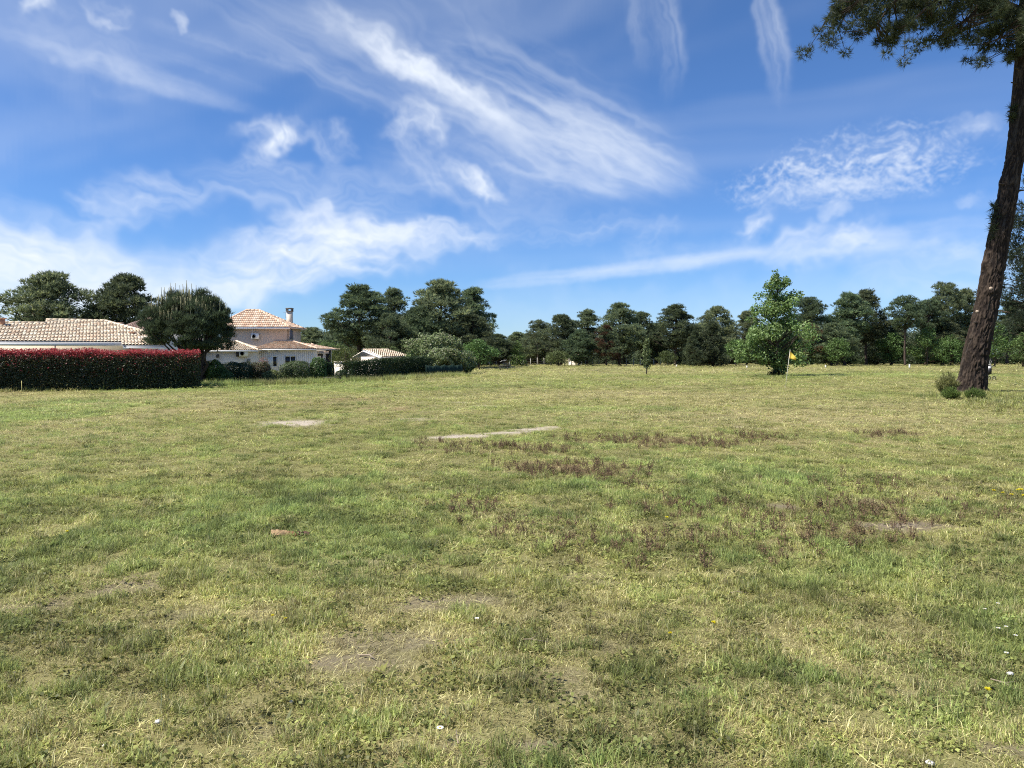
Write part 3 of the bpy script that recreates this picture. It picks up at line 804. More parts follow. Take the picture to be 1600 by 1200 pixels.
# ---- long low house behind the red hedge
def build_low_house():
    d0, d1 = 49.5, 54.0
    e0, e1 = at(-70, 531, d0), at(192, 537.5, d1); ze = (e0.z + e1.z) / 2; e0.z = e1.z = ze
    u = (e1 - e0).normalized(); v = Vector((-u.y, u.x, 0))
    t = thing('low_house', 'long low house with pale tiled roof behind the red hedge', 'house', (*((e0 + e1) / 2).xy, 0))
    off = -Vector(t.location)

    def P(a, b, z): return e0 + u * a + v * b + Vector((0, 0, z - ze)) + off
    L_ = (e1 - e0).length

    def u_at(px, b):          # along-eave coordinate whose point at depth b shows at photo column px
        lo_, hi_ = -20., 40.
        for _ in range(50):
            m_ = (lo_ + hi_) / 2
            if proj(e0 + u * m_ + v * b)[0] < px: lo_ = m_
            else: hi_ = m_
        return m_

    def z_at(a, b, py):
        q = e0 + u * a + v * b; return at(800, py, q.y).z
    bl, bh = 4.6, 5.6
    zl = z_at(u_at(30, bl), bl, 506); zh = z_at(u_at(110, bh), bh, 501)
    sl = (zh - ze) / bh; zl = ze + sl * bl
    a72, a72l = u_at(73, bh), u_at(73, bl); a160 = u_at(165, bh)
    # main slope: low ridge at one end, higher ridge in the middle, then a hip falling to the far end of the eave
    ahip = L_ + 2.6
    main = [P(-1, 0, ze), P(L_, 0, ze), P(L_, -.6, ze - sl * .6), P(ahip, -.6, ze - sl * .6), P(ahip, 1.6, ze + sl * 1.6), P(a160, bh, zh), P(a72, bh, zh), P(a72l, bl, zl), P(-1, bl, zl)]
    back = [P(-1, bl, zl - .05), P(a72l, bl, zl - .05), P(a72, bl * 2, ze), P(-1, bl * 2, ze)]
    back2 = [P(a72, bh, zh - .05), P(a160, bh, zh - .05), P(ahip, bh * 2, ze), P(a72, bh * 2, ze)]
    hip = [P(ahip, 1.6, ze + sl * 1.6 - .05), P(a160, bh, zh - .05), P(ahip, bh * 2, ze), P(ahip + .05, bh, ze + sl * 1.6)]
    r = roof(t, [(main, tuple(u), [(6, 5), (5, 4), (8, 7)]), (back, tuple(u), []), (back2, tuple(u), []), (hip, tuple(v), [])], PALE)
    # gable end of the higher ridge, small vent stack and chimney bits
    g = Geo(); g.prism([P(a72 - .02, bh - .9, zh - sl * .9), P(a72 - .02, bh, zh + .06), P(a72 - .02, bh + .9, zh - sl * .9)], u * .14, (.62, .5, .38)); g.obj('gable_end', M['vcol'], t)
    for (px, b, hh) in ((4, 4.0, .55), (207, 2.2, .18)):
        a = u_at(px, b); z = ze + sl * b - .1
        g = Geo(); g.box((-.14, -.14, 0), (.14, .14, hh), (.42, .22, .14)); g.box((-.2, -.2, hh), (.2, .2, hh + .08), (.5, .3, .2)); o = g.obj('roof_vent', M['vcol'], t); o.location = P(a, b, z)
    # fascia, gutter with its downpipe, walls
    g = Geo(); g.prism([P(-1, -.02, ze - .26), P(L_, -.02, ze - .26), P(L_, .04, ze - .26), P(-1, .04, ze - .26)], (0, 0, .2)); g.obj('fascia', M['trim'], t)
    g = Geo(); g.prism([P(L_, -.02, ze - .3), P(L_ + .05, -.02, ze - .3), P(L_ + .05, -.62, ze - .3 - sl * .6), P(L_, -.62, ze - .3 - sl * .6)], (0, 0, .22)); g.prism([P(L_ + .05, -.62, ze - sl * .6 - .26), P(ahip, -.62, ze - sl * .6 - .26), P(ahip, -.57, ze - sl * .6 - .26), P(L_ + .05, -.57, ze - sl * .6 - .26)], (0, 0, .16)); g.obj('fascia', M['trim'], t)
    g = Geo(); a = u_at(86, 0); g.tube([P(a, -.05, ze - .25), P(a, -.05, ze - .42), P(a - 1.0, .6, ze - .72), P(a - 1.0, .62, -.3)], .045, 6, (.12, .1, .09)); g.obj('downpipe', M['vcol'], t)
    g = Geo(); g.prism([P(-1, .65, -.8), P(ahip - .3, .65, -.8), P(ahip - .3, bh * 2 - .6, -.8), P(-1, bh * 2 - .6, -.8)], (0, 0, ze + .65 * sl - .12 + .8)); g.obj('wall', M['render_white'], t)
    # a second house further off, only its striped grey-pink roof shows between the low house and the round pine
    t2 = thing('house', 'far house whose grey pink striped roof shows above the low house', 'house', (*at(225, 556, 72).xy, 0))
    o2 = -Vector(t2.location)
    A, B_, C_, D_ = at(186, 513.5, 70), at(262, 516, 70), at(262, 497, 77), at(232, 497.5, 77)
    roof(t2, [([A + o2, B_ + o2, C_ + o2, D_ + o2], (1, 0, 0), [(0, 3), (3, 2)])], PINKISH)
    g = Geo(); g.box((A.x + .4 + o2.x, .5 - 2, -.9), (B_.x + o2.x, 6, A.z - .1)); g.obj('wall', M['render_white'], t2)
    g = Geo(); c = at(188, 513, 73) + o2; g.box((c.x - .25, c.y - .25, c.z - .5), (c.x + .25, c.y + .25, c.z + .55), (.36, .24, .18)); g.obj('chimney', M['vcol'], t2)


build_low_house()


# ---- two storey house
def build_tall_house():
    base = at(440, 556, 80); t = thing('two_storey_house', 'beige two storey house with orange hipped roof and white lower wing', 'house', (base.x, base.y, 0)); o = -Vector(t.location)

    def A(px, py, d): return at(px, py, d) + o
    gz = -1.0
    # upper storey
    d0 = 82.0
    x0, x1 = A(338, 0, d0).x, A(441.5, 0, d0).x; zt, zb = A(0, 511, d0).z, A(0, 534, d0).z
    y0 = d0 + o.y; yb = y0 + 4.2
    g = Geo(); g.box((x0, y0, gz), (x1, yb, zt)); g.obj('upper_wall', M['render_beige'], t)
    # shallow return with the shuttered arched window
    rx = A(457.5, 0, 84.4).x
    g = Geo(); g.prism([Vector((x1 + .01, y0 + .35, gz)), Vector((rx, y0 + 2.2, gz)), Vector((rx, yb, gz)), Vector((x1 + .01, yb, gz))], (0, 0, zt - gz - .01)); g.obj('upper_wall', M['render_beige'], t)
    dv = Vector((rx - x1, 1.85, 0)).normalized(); nv = Vector((dv.y, -dv.x, 0)); s0 = Vector((x1 + .01, y0 + .35, 0)) + dv * .55
    fr = [(0, 0), (.62, 0), (.62, .95), (.5, 1.12), (.31, 1.2), (.12, 1.12), (0, .95)]
    zw = zb + .28
    g = Geo(); g.prism([s0 + dv * (a - .06) * 1.0 + Vector((0, 0, zw + b * 1.02 - .05)) for a, b in fr], nv * .03); wf = g.obj('arched_window', M['trim'], t)
    g = Geo(); g.prism([s0 + dv * (a * .9 + .0) + Vector((0, 0, zw + b * .95)) for a, b in fr], nv * .06, (.12, .14, .19)); g.obj('shutter', M['vcol'], wf)
    # upper roof: hip
    E0, E1 = Vector((x0 - .6, y0 - .55, zt - .02)), Vector((A(443, 0, d0 - .5).x + .3, y0 - .55, zt - .02)); Rz = A(0, 485.5, 85).z
    tip = Vector((A(468, 0, 84.5).x, y0 + 2.4, zt - .06)); bk = Vector((tip.x - .3, yb + .8, zt - .06)); bl = Vector((x0 - .6, yb + .8, zt - .02))
    r0, r1 = Vector((A(383, 0, 84.6).x, y0 + 2.0, Rz)), Vector((A(402, 0, 84.6).x, y0 + 2.0, Rz - .03))
    roof(t, [([E0, E1, r1, r0], (1, 0, 0), [(1, 2), (3, 2), (0, 3)]), ([E1, tip, r1], tuple(tip - E1), [(1, 2)]), ([tip, bk, r1], tuple(bk - tip), []), ([bk, bl, r0, r1], (1, 0, 0), []), ([bl, E0, r0], (0, 1, 0), [])], ORANGE, 'upper_roof', .14)
    g = Geo(); g.box((E0.x, E0.y - .03, zt - .24), (E1.x, E0.y + .04, zt - .05)); g.obj('fascia', M['trim'], t)
    # chimney with cap and aerial
    c = A(452.8, 512, 84.5); w = .27; zc = A(0, 487, 84.5).z
    g = Geo(); g.box((c.x - w, c.y - w, c.z - .6), (c.x + w, c.y + w, zc)); ch = g.obj('chimney', M['brick'], t)
    g = Geo(); g.box((c.x - w - .06, c.y - w - .06, zc), (c.x + w + .06, c.y + w + .06, zc + .08))
    for sx in (-1, 1):
        for sy in (-1, 1): g.box((c.x + sx * w - .06, c.y + sy * w - .06, zc + .08), (c.x + sx * w + .06, c.y + sy * w + .06, zc + .30))
    g.box((c.x - w - .08, c.y - w - .08, zc + .30), (c.x + w + .08, c.y + w + .08, zc + .40)); g.obj('chimney_cap', M['capstone'], ch)
    g = Geo(); ax = c.x - .42; g.tube([(ax, c.y, zc - .7), (ax, c.y, zc + .05)], .018, 4); g.tube([(ax - .28, c.y, zc - .12), (ax + .3, c.y, zc - .12)], .014, 4)
    for k in range(5): g.tube([(ax - .25 + k * .12, c.y - .16, zc - .12), (ax - .25 + k * .12, c.y + .16, zc - .12)], .012, 4)
    g.tube([(ax, c.y, zc - .6), (c.x, c.y, zc - .6)], .015, 4); g.obj('aerial', M['metal'], ch)
    # lower wing with vertical boards
    d1 = 75.0; y1 = d1 + o.y; lx0, lx1 = A(392, 0, d1).x, A(487, 0, d1).x; lz = A(0, 544.5, d1).z
    g = Geo(); g.box((lx0, y1, gz), (lx1, y0 - .02, lz)); lw = g.obj('lower_wall', M['board'], t)
    n = int((lx1 - lx0) / .2)
    g = Geo(); g.box((0, -.022, gz), (.165, -.002, lz - .02)); bm_ = g.mesh('board', M['board'])
    wins = [(A(414, 0, d1).x, A(426.3, 0, d1).x, A(0, 572, d1).z, A(0, 557.3, d1).z, 2, {0}), (A(440, 0, d1).x, A(456, 0, d1).x, A(0, 571, d1).z, A(0, 557, d1).z, 2, None)]
    for k in range(n):
        x = lx0 + .02 + k * .2
        b = inst('board', bm_, lw); b.location = (x, y1, 0)
    for (a, b, z0, z1, pn, bd) in wins: window(t, a, b, z0, z1, y1 - .045, pn, bd)
    for px in (405, 433):
        g = Geo(); q = A(px, 546.5, d1); g.box((q.x - .08, y1 - .2, q.z - .12), (q.x + .08, y1, q.z + .1)); g.obj('eave_bracket', M['dark'], t)
    q = A(420.5, 548, d1); g = Geo(); g.ball((q.x, y1 - .12, q.z), .14); g.obj('wall_lamp', M['plastic'], t)
    # lower roofs
    ez = lz + .02
    f0, f1 = Vector((lx0 - .1, y1 - .45, ez - .06)), Vector((lx1 + .35, y1 - .45, ez - .06)); top = A(0, 533.5, d0).z
    roof(t, [([f0, f1, Vector((x1 + .6, y0 + .2, top)), Vector((lx0 - .1, y0 - .05, top))], (1, 0, 0), [(1, 2), (3, 2)]),
             ([f1, Vector((lx1 + .35, y0 + 2.5, ez - .06)), Vector((x1 + .6, y0 + .2, top))], (0, 1, 0), [])], ORANGE, 'lower_roof')
    g = Geo(); g.box((f0.x, f0.y - .03, ez - .2), (f1.x, f0.y + .03, ez - .08)); g.obj('fascia', M['trim'], t)
    # open porch at the far end
    p0, p1 = A(483, 545.5, 77), A(511, 550.5, 77)
    roof(t, [([Vector((p0.x, p0.y - 1.2, p0.z - .15)), Vector((p1.x, p1.y - 1.2, p1.z - .05)), Vector((p1.x - .4, p1.y + 3, p1.z + .0)), Vector((p0.x - .6, p0.y + 3, p0.z + .55))], (0, 1, 0), [(3, 2)])], ORANGE, 'porch_roof')
    for nm, lo_, hi_ in (('porch_beam', (p0.x + .05, p0.y - 1.0, p1.z - .35), (p1.x - .2, p0.y - .85, p1.z - .12)), ('porch_post', (p1.x - .35, p1.y - 1.0, gz), (p1.x - .22, p1.y - .87, p1.z - .352)), ('porch_wall', (p0.x + .05, p0.y + 2.4, gz), (p1.x - .2, p0.y + 2.5, p0.z - .1))):
        g = Geo(); g.box(lo_, hi_); g.obj(nm, M['dark'], t)
    # side wing with its own low gable, air conditioner, meter box
    d2 = 74.1; y2 = d2 + o.y; sx0, sx1 = A(296, 0, d2).x, A(394, 0, d2).x; sz = A(0, 547, d2).z
    g = Geo(); g.box((sx0, y2, gz), (sx1, y1 + 3, sz)); g.obj('side_wall', M['render_white'], t)
    e0, e1 = Vector((sx0 - .3, y2 - .5, sz - .02)), Vector((A(397, 0, d2 - .5).x, y2 - .5, sz - .02))
    apx = Vector((A(362, 0, 79).x, y2 + 5, A(0, 533.5, 79).z))
    roof(t, [([e0, e1, apx, Vector((sx0 - .3, y2 + 5, apx.z))], (1, 0, 0), [(1, 2)]), ([e1, Vector((e1.x, y1 + 1.0, sz)), apx], (0, 1, 0), [])], PALE, 'side_roof')
    g = Geo(); g.box((e0.x, e0.y - .03, sz - .16), (e1.x, e0.y + .03, sz - .04)); g.obj('fascia', M['trim'], t)
    q = A(376, 557, d2); aircon(t, (q.x, y2 - .42, q.z), .82, .6)
    g = Geo(); g.box((q.x - .28, y2 - .45, q.z - .02), (q.x - .06, y2 - .02, q.z + .62)); g.obj('side_screen', M['dark'], t)
    q = A(389, 564, d2); g = Geo(); g.box((q.x - .12, y2 - .12, q.z - .16), (q.x + .14, y2, q.z + .2)); g.obj('meter_box', M['grille'], t)
    q = A(384, 575, d2); g = Geo(); g.tube([(q.x, y2 - .05, gz), (q.x, y2 - .05, sz - .6)], .04, 6); g.obj('downpipe', M['plastic'], t)
    q = A(341, 556, d2); g = Geo(); g.tube([(q.x, y2, q.z), (q.x, y2 - .25, q.z + .12)], .02, 5, (.05, .04, .04)); g.ball((q.x, y2 - .27, q.z - .05), (.12, .12, .17), (.1, .09, .08)); g.box((q.x - .06, y2 - .03, q.z - .15), (q.x + .06, y2, q.z + .15), (.06, .05, .05)); g.obj('wall_lantern', M['vcol'], t)
    q = A(394.5, 530, d0); aircon(t, (q.x, y0 - .42, q.z), .78, .6)
    g = Geo(); g.tube([(q.x + .02, y0 - .03, q.z + .6), (q.x + .02, y0 - .03, zt - .1)], .03, 5); g.obj('cable_trunking', M['trim'], t)


build_tall_house()


# ---- small buildings beyond
def small_house(name, label, quad, ds, tint, wall_px, wall_py, d, side=None, mt='render_white'):
    q = [at(px, py, dd) for (px, py), dd in zip(quad, ds)]
    c = sum(q, Vector()) / len(q); t = thing(name, label, 'house', (c.x, c.y, 0)); o = -Vector(t.location)
    roof(t, [([p + o for p in q], tuple(q[1] - q[0]), [(3, 2)])], tint)
    bk = [q[3] - Vector((0, 0, .06)), q[2] - Vector((0, 0, .06)), q[2] + Vector((0, 5, -1.4)), q[3] + Vector((0, 5, -1.4))]
    roof(t, [([p + o for p in bk], (1, 0, 0), [])], tint, 'rear_roof')
    a, b = at(wall_px[0], 0, d).x + o.x, at(wall_px[1], 0, d).x + o.x; z = at(0, wall_py, d).z
    g = Geo(); g.box((a, d + o.y, -3), (b, d + o.y + 6, z)); g.obj('wall', M[mt], t)
    return t, o


t, o = small_house('outbuilding', 'small pale roofed outbuilding behind the long clipped hedge', [(596.5, 558), (641, 556.3), (607, 547), (568.5, 547)], (72, 74, 81, 81), PALE, (560, 637), 557.5, 74)
g = Geo(); a, b = at(568.5, 547.5, 80) + o, at(597, 558.5, 72) + o; c_ = at(548, 562, 80) + o
g.prism([a + Vector((-.05, 0, 0)), b + Vector((-.05, 0, 0)), b + Vector((-.05, 0, -2.2)), Vector((c_.x, a.y, b.z - 2.2)), Vector((c_.x, a.y, c_.z + .2))], (0, .15, 0)); g.obj('gable_wall', M['render_white'], t)
g = Geo(); g.prism([a, b, b + Vector((0, 0, -.22)), a + Vector((0, 0, -.22))], (-.1, -.08, 0)); g.obj('fascia', M['trim'], t)
small_house('house', 'far low pink roofed house beside the light green conical tree', [(764, 563), (802, 563), (798, 554.5), (782, 554.5)], (146, 146, 153, 153), PINKISH, (766, 800), 563, 147)
small_house('house', 'far low pink roofed house between conical tree and dark pine stems', [(814, 562.5), (852, 562.5), (846, 552), (820, 552)], (147, 147, 154, 154), PINKISH, (816, 850), 562, 148)
small_house('house', 'far low orange roofed house behind the dark broad tree', [(738, 560.5), (766, 562.5), (764, 556.5), (738, 555.5)], (140, 141, 147, 147), ORANGE, (738, 764), 561.5, 141)
small_house('house', 'pale house glimpsed under the pines with a small white gable', [(893, 561), (910, 561), (908, 554), (896, 554)], (152, 152, 157, 157), PALE, (893, 911), 560, 153)
# bright white tarpaulin canopy in front of the far houses
t = thing('canopy', 'bright white sloping canopy in front of the pink roofed houses', 'canopy', (*at(789, 560, 140).xy, 0)); o = -Vector(t.location)
g = Geo(); q = [at(780, 566, 139) + o, at(796, 562.5, 139) + o, at(797, 559.5, 143) + o, at(787, 562, 143) + o]; g.prism(q, (0, 0, .06)); g.obj('sheet', M['white'], t)
for p in q[:2]:
    g = Geo(); g.tube([p, Vector((p.x, p.y, -1.8))], .04, 5); g.obj('post', M['metal'], t)
# white wall and green cloth fence by the long clipped hedge
w0, w1 = at(517, 0, 66), at(549, 0, 66)
g = Geo(); g.box((0, 0, -1.2), (w1.x - w0.x, .2, at(0, 566, 66).z)); g.box((-.03, -.03, at(0, 566, 66).z), (w1.x - w0.x + .03, .23, at(0, 566, 66).z + .07))
ob = g.obj('garden_wall', M['render_white']); ob.location = (w0.x, 66, 0); tag(ob, 'short white garden wall beside the clipped hedge and porch', 'wall')


def build_green_fence():
    a, b = gnd(666, 589), gnd(721, 587); a.z, b.z = H(a.x, a.y), H(b.x, b.y)
    t = thing('fence', 'low dark green cloth fence at the end of the long hedge', 'fence', a); n = 4
    for k in range(n + 1):
        p = (b - a) * k / n; g = Geo(); g.tube([p, p + Vector((0, 0, 1.02))], .045, 6, (.014, .035, .027)); g.obj('post', M['vcol'], t)
    for k in range(n):
        p, q = (b - a) * k / n, (b - a) * (k + 1) / n; g = Geo(); m_ = 8
        for i in range(m_):
            c, e = p + (q - p) * i / m_, p + (q - p) * (i + 1) / m_; yy = .03 * math.sin(i * 1.9 + k)
            g.prism([c + Vector((0, yy, .05)), e + Vector((0, .03 * math.sin((i + 1) * 1.9 + k), .05)), e + Vector((0, .03 * math.sin((i + 1) * 1.9 + k) + .01, .05)), c + Vector((0, yy + .01, .05))], (0, 0, .88 + .03 * math.sin(i + k)))
        g.obj('panel', M['fence'], t)
    # the return that runs back
    g = Geo(); c = b + Vector((-.3, 7, 0)) - a; g.prism([b - a, c, c + Vector((.02, 0, 0)), b - a + Vector((.02, 0, 0))], (0, 0, .9)); g.obj('panel', M['fence'], t)


build_green_fence()


def build_post_fence():
    t = thing('post_fence', 'far wire fence on pale concrete posts along the pines', 'fence', (*at(900, 0, 134).xy, 0)); o = -Vector(t.location)
    g = Geo(); g.box((-.06, -.06, -.3), (.06, .06, 1.35)); g.box((-.07, -.07, 1.35), (.07, .07, 1.42)); me = g.mesh('post', M['concrete']); pts = []
    for k, px in enumerate(np.arange(764, 1065, 10.9)):
        d = 134 + .01 * (px - 900); p = at(px, 0, d); p.z = H(p.x, p.y); pts.append(p + o)
        q = inst('post', me, t); q.location = p + o; q.scale = (1, 1, .85 + .3 * rs.rand()); q.rotation_euler = (.04 * rs.randn(), .04 * rs.randn(), 0)
    g = Geo()
    for z in (.45, .85, 1.25): g.tube([p + Vector((0, 0, z)) for p in pts], .012, 3)
    g.obj('wire', M['metal'], t)


build_post_fence()

# ------------------------------------------------------------------ trees
BARK = (.085, .062, .05)


def lerp_profile(prof, t):
    return np.interp(t, np.linspace(0, 1, len(prof)), prof)


def pine_meshes(name, h, base, rad, prof, nclump, clump_r, seed, tufts=46, blen=.42, bw=.085, dead=0.0, trunk_r=.22, tone=1.0, flat=.8, trunk_vis=True, lean=0.0):
    """Trunk with limbs, and a crown of rounded needle masses at the ends of the limbs."""
    global rs
    keep = rs; rs = np.random.RandomState(seed)
    tr, cr = Geo(), Geo()
    n = 14; zz = np.linspace(0, h * .97, n); wob = np.cumsum(rs.randn(n, 2) * .06, 0); wob -= wob[0]; wob[:, 0] += lean * (zz / h) ** 1.5 * h
    path = np.stack([wob[:, 0], wob[:, 1], zz - .3], 1); rr = trunk_r * (1 - zz / h) ** .8 + .03; rr[0] *= 1.35
    tr.tube(path, rr, 8, BARK)
    # clump centres, spread through the crown but denser towards its skin
    t = rs.rand(nclump) ** .9; z = base + (h - base) * t
    r = rad * lerp_profile(prof, t) * (.25 + .95 * rs.rand(nclump) ** .7); a = rs.rand(nclump) * 2 * np.pi
    sect = 1 + .26 * np.sin(a * 2 + rs.rand() * 6 + z * .9) + .16 * np.sin(a * 3 + rs.rand() * 6 - z * 1.7)
    r = r * sect
    cx = np.interp(z, zz, path[:, 0]) + r * np.cos(a); cy = np.interp(z, zz, path[:, 1]) + r * np.sin(a)
    c = np.stack([cx, cy, z], 1); cr_ = clump_r * (.6 + .8 * rs.rand(nclump)) * (.75 + .35 * lerp_profile(prof, t))
    for k in range(nclump):                       # limb to each mass
        zb = max(base * .8, z[k] - (.15 + .45 * rs.rand()) * r[k] - .2); p0 = np.array([np.interp(zb, zz, path[:, 0]), np.interp(zb, zz, path[:, 1]), zb - .3])
        mid = (p0 * .45 + c[k] * .55) + np.array((0, 0, -.12 * r[k])); rb = .02 + .018 * r[k]
        tr.tube([p0, mid, c[k]], [rb, rb * .7, .012], 3, np.array(BARK) * (.8 + .4 * rs.rand()), cap=False)
    for _ in range(int(14 * (base / h > .2))):     # dead stubs below the crown
        zb = base * (.35 + .6 * rs.rand()); aa = rs.rand() * 6.28; ln = .4 + 1.1 * rs.rand(); p0 = np.array([np.interp(zb, zz, path[:, 0]), np.interp(zb, zz, path[:, 1]), zb])
        tr.tube([p0, p0 + np.array((math.cos(aa) * ln, math.sin(aa) * ln, .1 * ln))], [.03, .008], 3, (.13, .11, .1), cap=False)
    m = np.maximum((tufts * (cr_ / clump_r) ** 2).astype(int), 8); idx = np.repeat(np.arange(nclump), m); N_ = len(idx)
    d = unit(rs.randn(N_, 3)); d[:, 2] = np.where(rs.rand(N_) < .7, np.abs(d[:, 2]), d[:, 2])
    R_ = cr_[idx] * (.45 + .55 * rs.rand(N_) ** .6)
    p = c[idx] + d * R_[:, None] * np.array((1, 1, flat))
    ax = d * .75 + np.array((0, 0, .55)) + .25 * rs.randn(N_, 3)
    col = np.array((.132, .178, .098))[None] * (.75 + .5 * rs.rand(nclump))[idx][:, None] * (.75 + .5 * rs.rand(N_, 1)) * tone
    tip = rs.rand(N_) < .22; col[tip] = col[tip] * np.array((1.95, 1.75, 1.45))
    if dead:
        dd = (rs.rand(nclump) < dead)[idx]; col[dd] = np.array((.13, .075, .04)) * (.6 + .7 * rs.rand(dd.sum(), 1))
    cr.blades(p, ax, blen, bw, 5, .62, col)
    rs = keep
    return tr.mesh(name + '_trunk', M['bark']), cr.mesh(name + '_crown', M['needle']), h, rad


def leaf_cloud(g, c, r, n_per, size, col, flat=.85, up=.35, vary=.3, aspect=.6, edge=.5):
    c = np.asarray(c, float); r = np.asarray(r, float)
    m = np.maximum((n_per * (r / r.mean()) ** 2).astype(int), 6); idx = np.repeat(np.arange(len(c)), m); N_ = len(idx)
    d = unit(rs.randn(N_, 3)); R_ = r[idx] * (edge + (1 - edge) * rs.rand(N_) ** .5) * (.85 + .3 * rs.rand(N_))
    p = c[idx] + d * R_[:, None] * np.array((1, 1, flat))
    nrm = d * .5 + np.array((0, 0, up)) + .6 * rs.randn(N_, 3)
    base = np.array(col)[None] * (1 + vary * (rs.rand(len(c)) - .5))[idx][:, None] * (.7 + .6 * rs.rand(N_, 1))
    g.leaves(p, nrm, size * (.7 + .6 * rs.rand(N_)), base, aspect)


def leafy_meshes(name, h, base, rad, prof, nclump, clump_r, seed, per=60, size=.24, col=(.06, .12, .03), trunk_r=.12, flat=.85, stems=1):
    global rs
    keep = rs; rs = np.random.RandomState(seed)
    tr, cr = Geo(), Geo()
    t = rs.rand(nclump); z = base + (h - base) * t; r = rad * lerp_profile(prof, t) * (.2 + .8 * rs.rand(nclump) ** .55); a = rs.rand(nclump) * 6.283
    c = np.stack([r * np.cos(a), r * np.sin(a), z], 1); q = clump_r * (.6 + .8 * rs.rand(nclump)) * (.6 + .5 * lerp_profile(prof, t))
    for s in range(stems):
        o = np.array((.25 * rs.randn(), .25 * rs.randn(), 0)) * (stems > 1) * rad * .5; n = 8
        zz = np.linspace(-.3, h * .9, n); w = np.cumsum(rs.randn(n, 2) * .04 * h * .1, 0); w -= w[0]
        path = np.stack([o[0] * (.4 + zz / h) + w[:, 0], o[1] * (.4 + zz / h) + w[:, 1], zz], 1); tr.tube(path, trunk_r * (1 - np.linspace(0, .92, n)), 7, BARK)
        for k in range(s, nclump, stems):
            zb = max(base * .7, z[k] - .5 * r[k] - .2); p0 = np.array([np.interp(zb, zz, path[:, 0]), np.interp(zb, zz, path[:, 1]), zb])
            tr.tube([p0, (p0 + c[k]) / 2 + np.array((0, 0, .05)), c[k]], [trunk_r * .28, trunk_r * .18, .01], 3, BARK, cap=False)
    leaf_cloud(cr, c, q, per, size, col, flat)
    rs = keep
    return tr.mesh(name + '_trunk', M['bark']), cr.mesh(name + '_crown', M['leafv']), h, rad


DENSE = [.62, .95, 1, .90, .72, .46, .14]
ROUND = [.35, .8, 1, .95, .78, .52, .16]
TOPPY = [.30, .70, 1, .98, .70, .30]
CONE = [1, .95, .82, .66, .48, .30, .08]
PINES = {
    'broad': [pine_meshes('broad_pine', 11, 1.6, 3.6, DENSE, 190, .78, 300 + k, 44, trunk_r=.26) for k in range(3)],
    'tall': [pine_meshes('tall_pine', 14, 4.2, 3.0, ROUND, 165, .72, 320 + k, 42, trunk_r=.22, lean=.01 * (k - 1)) for k in range(3)],
    'bare': [pine_meshes('bare_pine', 15, 8.0, 2.9, TOPPY, 105, .74, 340 + k, 42, trunk_r=.20, lean=.015 * (k - 1)) for k in range(3)],
    'brown': [pine_meshes('brown_pine', 11, 2.0, 3.0, DENSE, 90, .85, 360, 46, dead=.45, tone=1.1)],
    'cypress': [pine_meshes('cypress', 7, .15, 1.5, [.9, 1, .95, .8, .55, .3, .05], 130, .42, 370 + k, 40, blen=.30, bw=.07, tone=.62, flat=1.7, trunk_r=.12) for k in range(2)],
}
LEAFY = {
    'oak': [leafy_meshes('oak', 6, 1.1, 2.6, ROUND, 46, .85, 400 + k, 60, .26, (.11, .185, .055)) for k in range(3)],
    'bright': [leafy_meshes('bright_tree', 6, .5, 2.0, CONE, 44, .7, 420, 60, .24, (.12, .20, .055))],
    'olive': [leafy_meshes('olive_tree', 5, 1.0, 2.2, ROUND, 40, .7, 430 + k, 54, .22, (.13, .165, .06)) for k in range(2)],
}
PROTO = {**PINES, **LEAFY}
for v in PROTO.values():          # measure the real outline of each
    for i, (tm, cm, h, r) in enumerate(v):
        co = np.empty(len(cm.vertices) * 3, np.float32); cm.vertices.foreach_get('co', co); co = co.reshape(-1, 3)
        v[i] = (tm, cm, float(np.percentile(co[:, 2], 99.7)), float((np.percentile(co[:, 0], 98.5) - np.percentile(co[:, 0], 1.5)) / 2))
seq = {k: 0 for k in PROTO}


def tree(kind, px, top, d, wpx, label, name=None, group=None, cat='tree', zoff=0.0):
    """A tree whose crown is wpx photo pixels wide and reaches photo row top, standing d metres out."""
    k = seq[kind]; seq[kind] += 1; tm, cm, h, r = PROTO[kind][k % len(PROTO[kind])]
    p = at(px, top, d); z0 = H(p.x, d) + zoff
    names = dict(broad='pine_tree', tall='pine_tree', bare='pine_tree', brown='pine_tree', cypress='cypress_tree', oak='oak_tree', bright='leafy_tree', olive='leafy_tree')
    t = thing(name or names[kind], label, cat, (p.x, d, z0), (k * 2.39) % 6.283, group)
    sx = wpx * d / F / 2 / r; sz = (p.z - z0) / h; t.scale = (sx, sx, sz)
    inst('trunk', tm, t); inst('crown', cm, t)
    return t


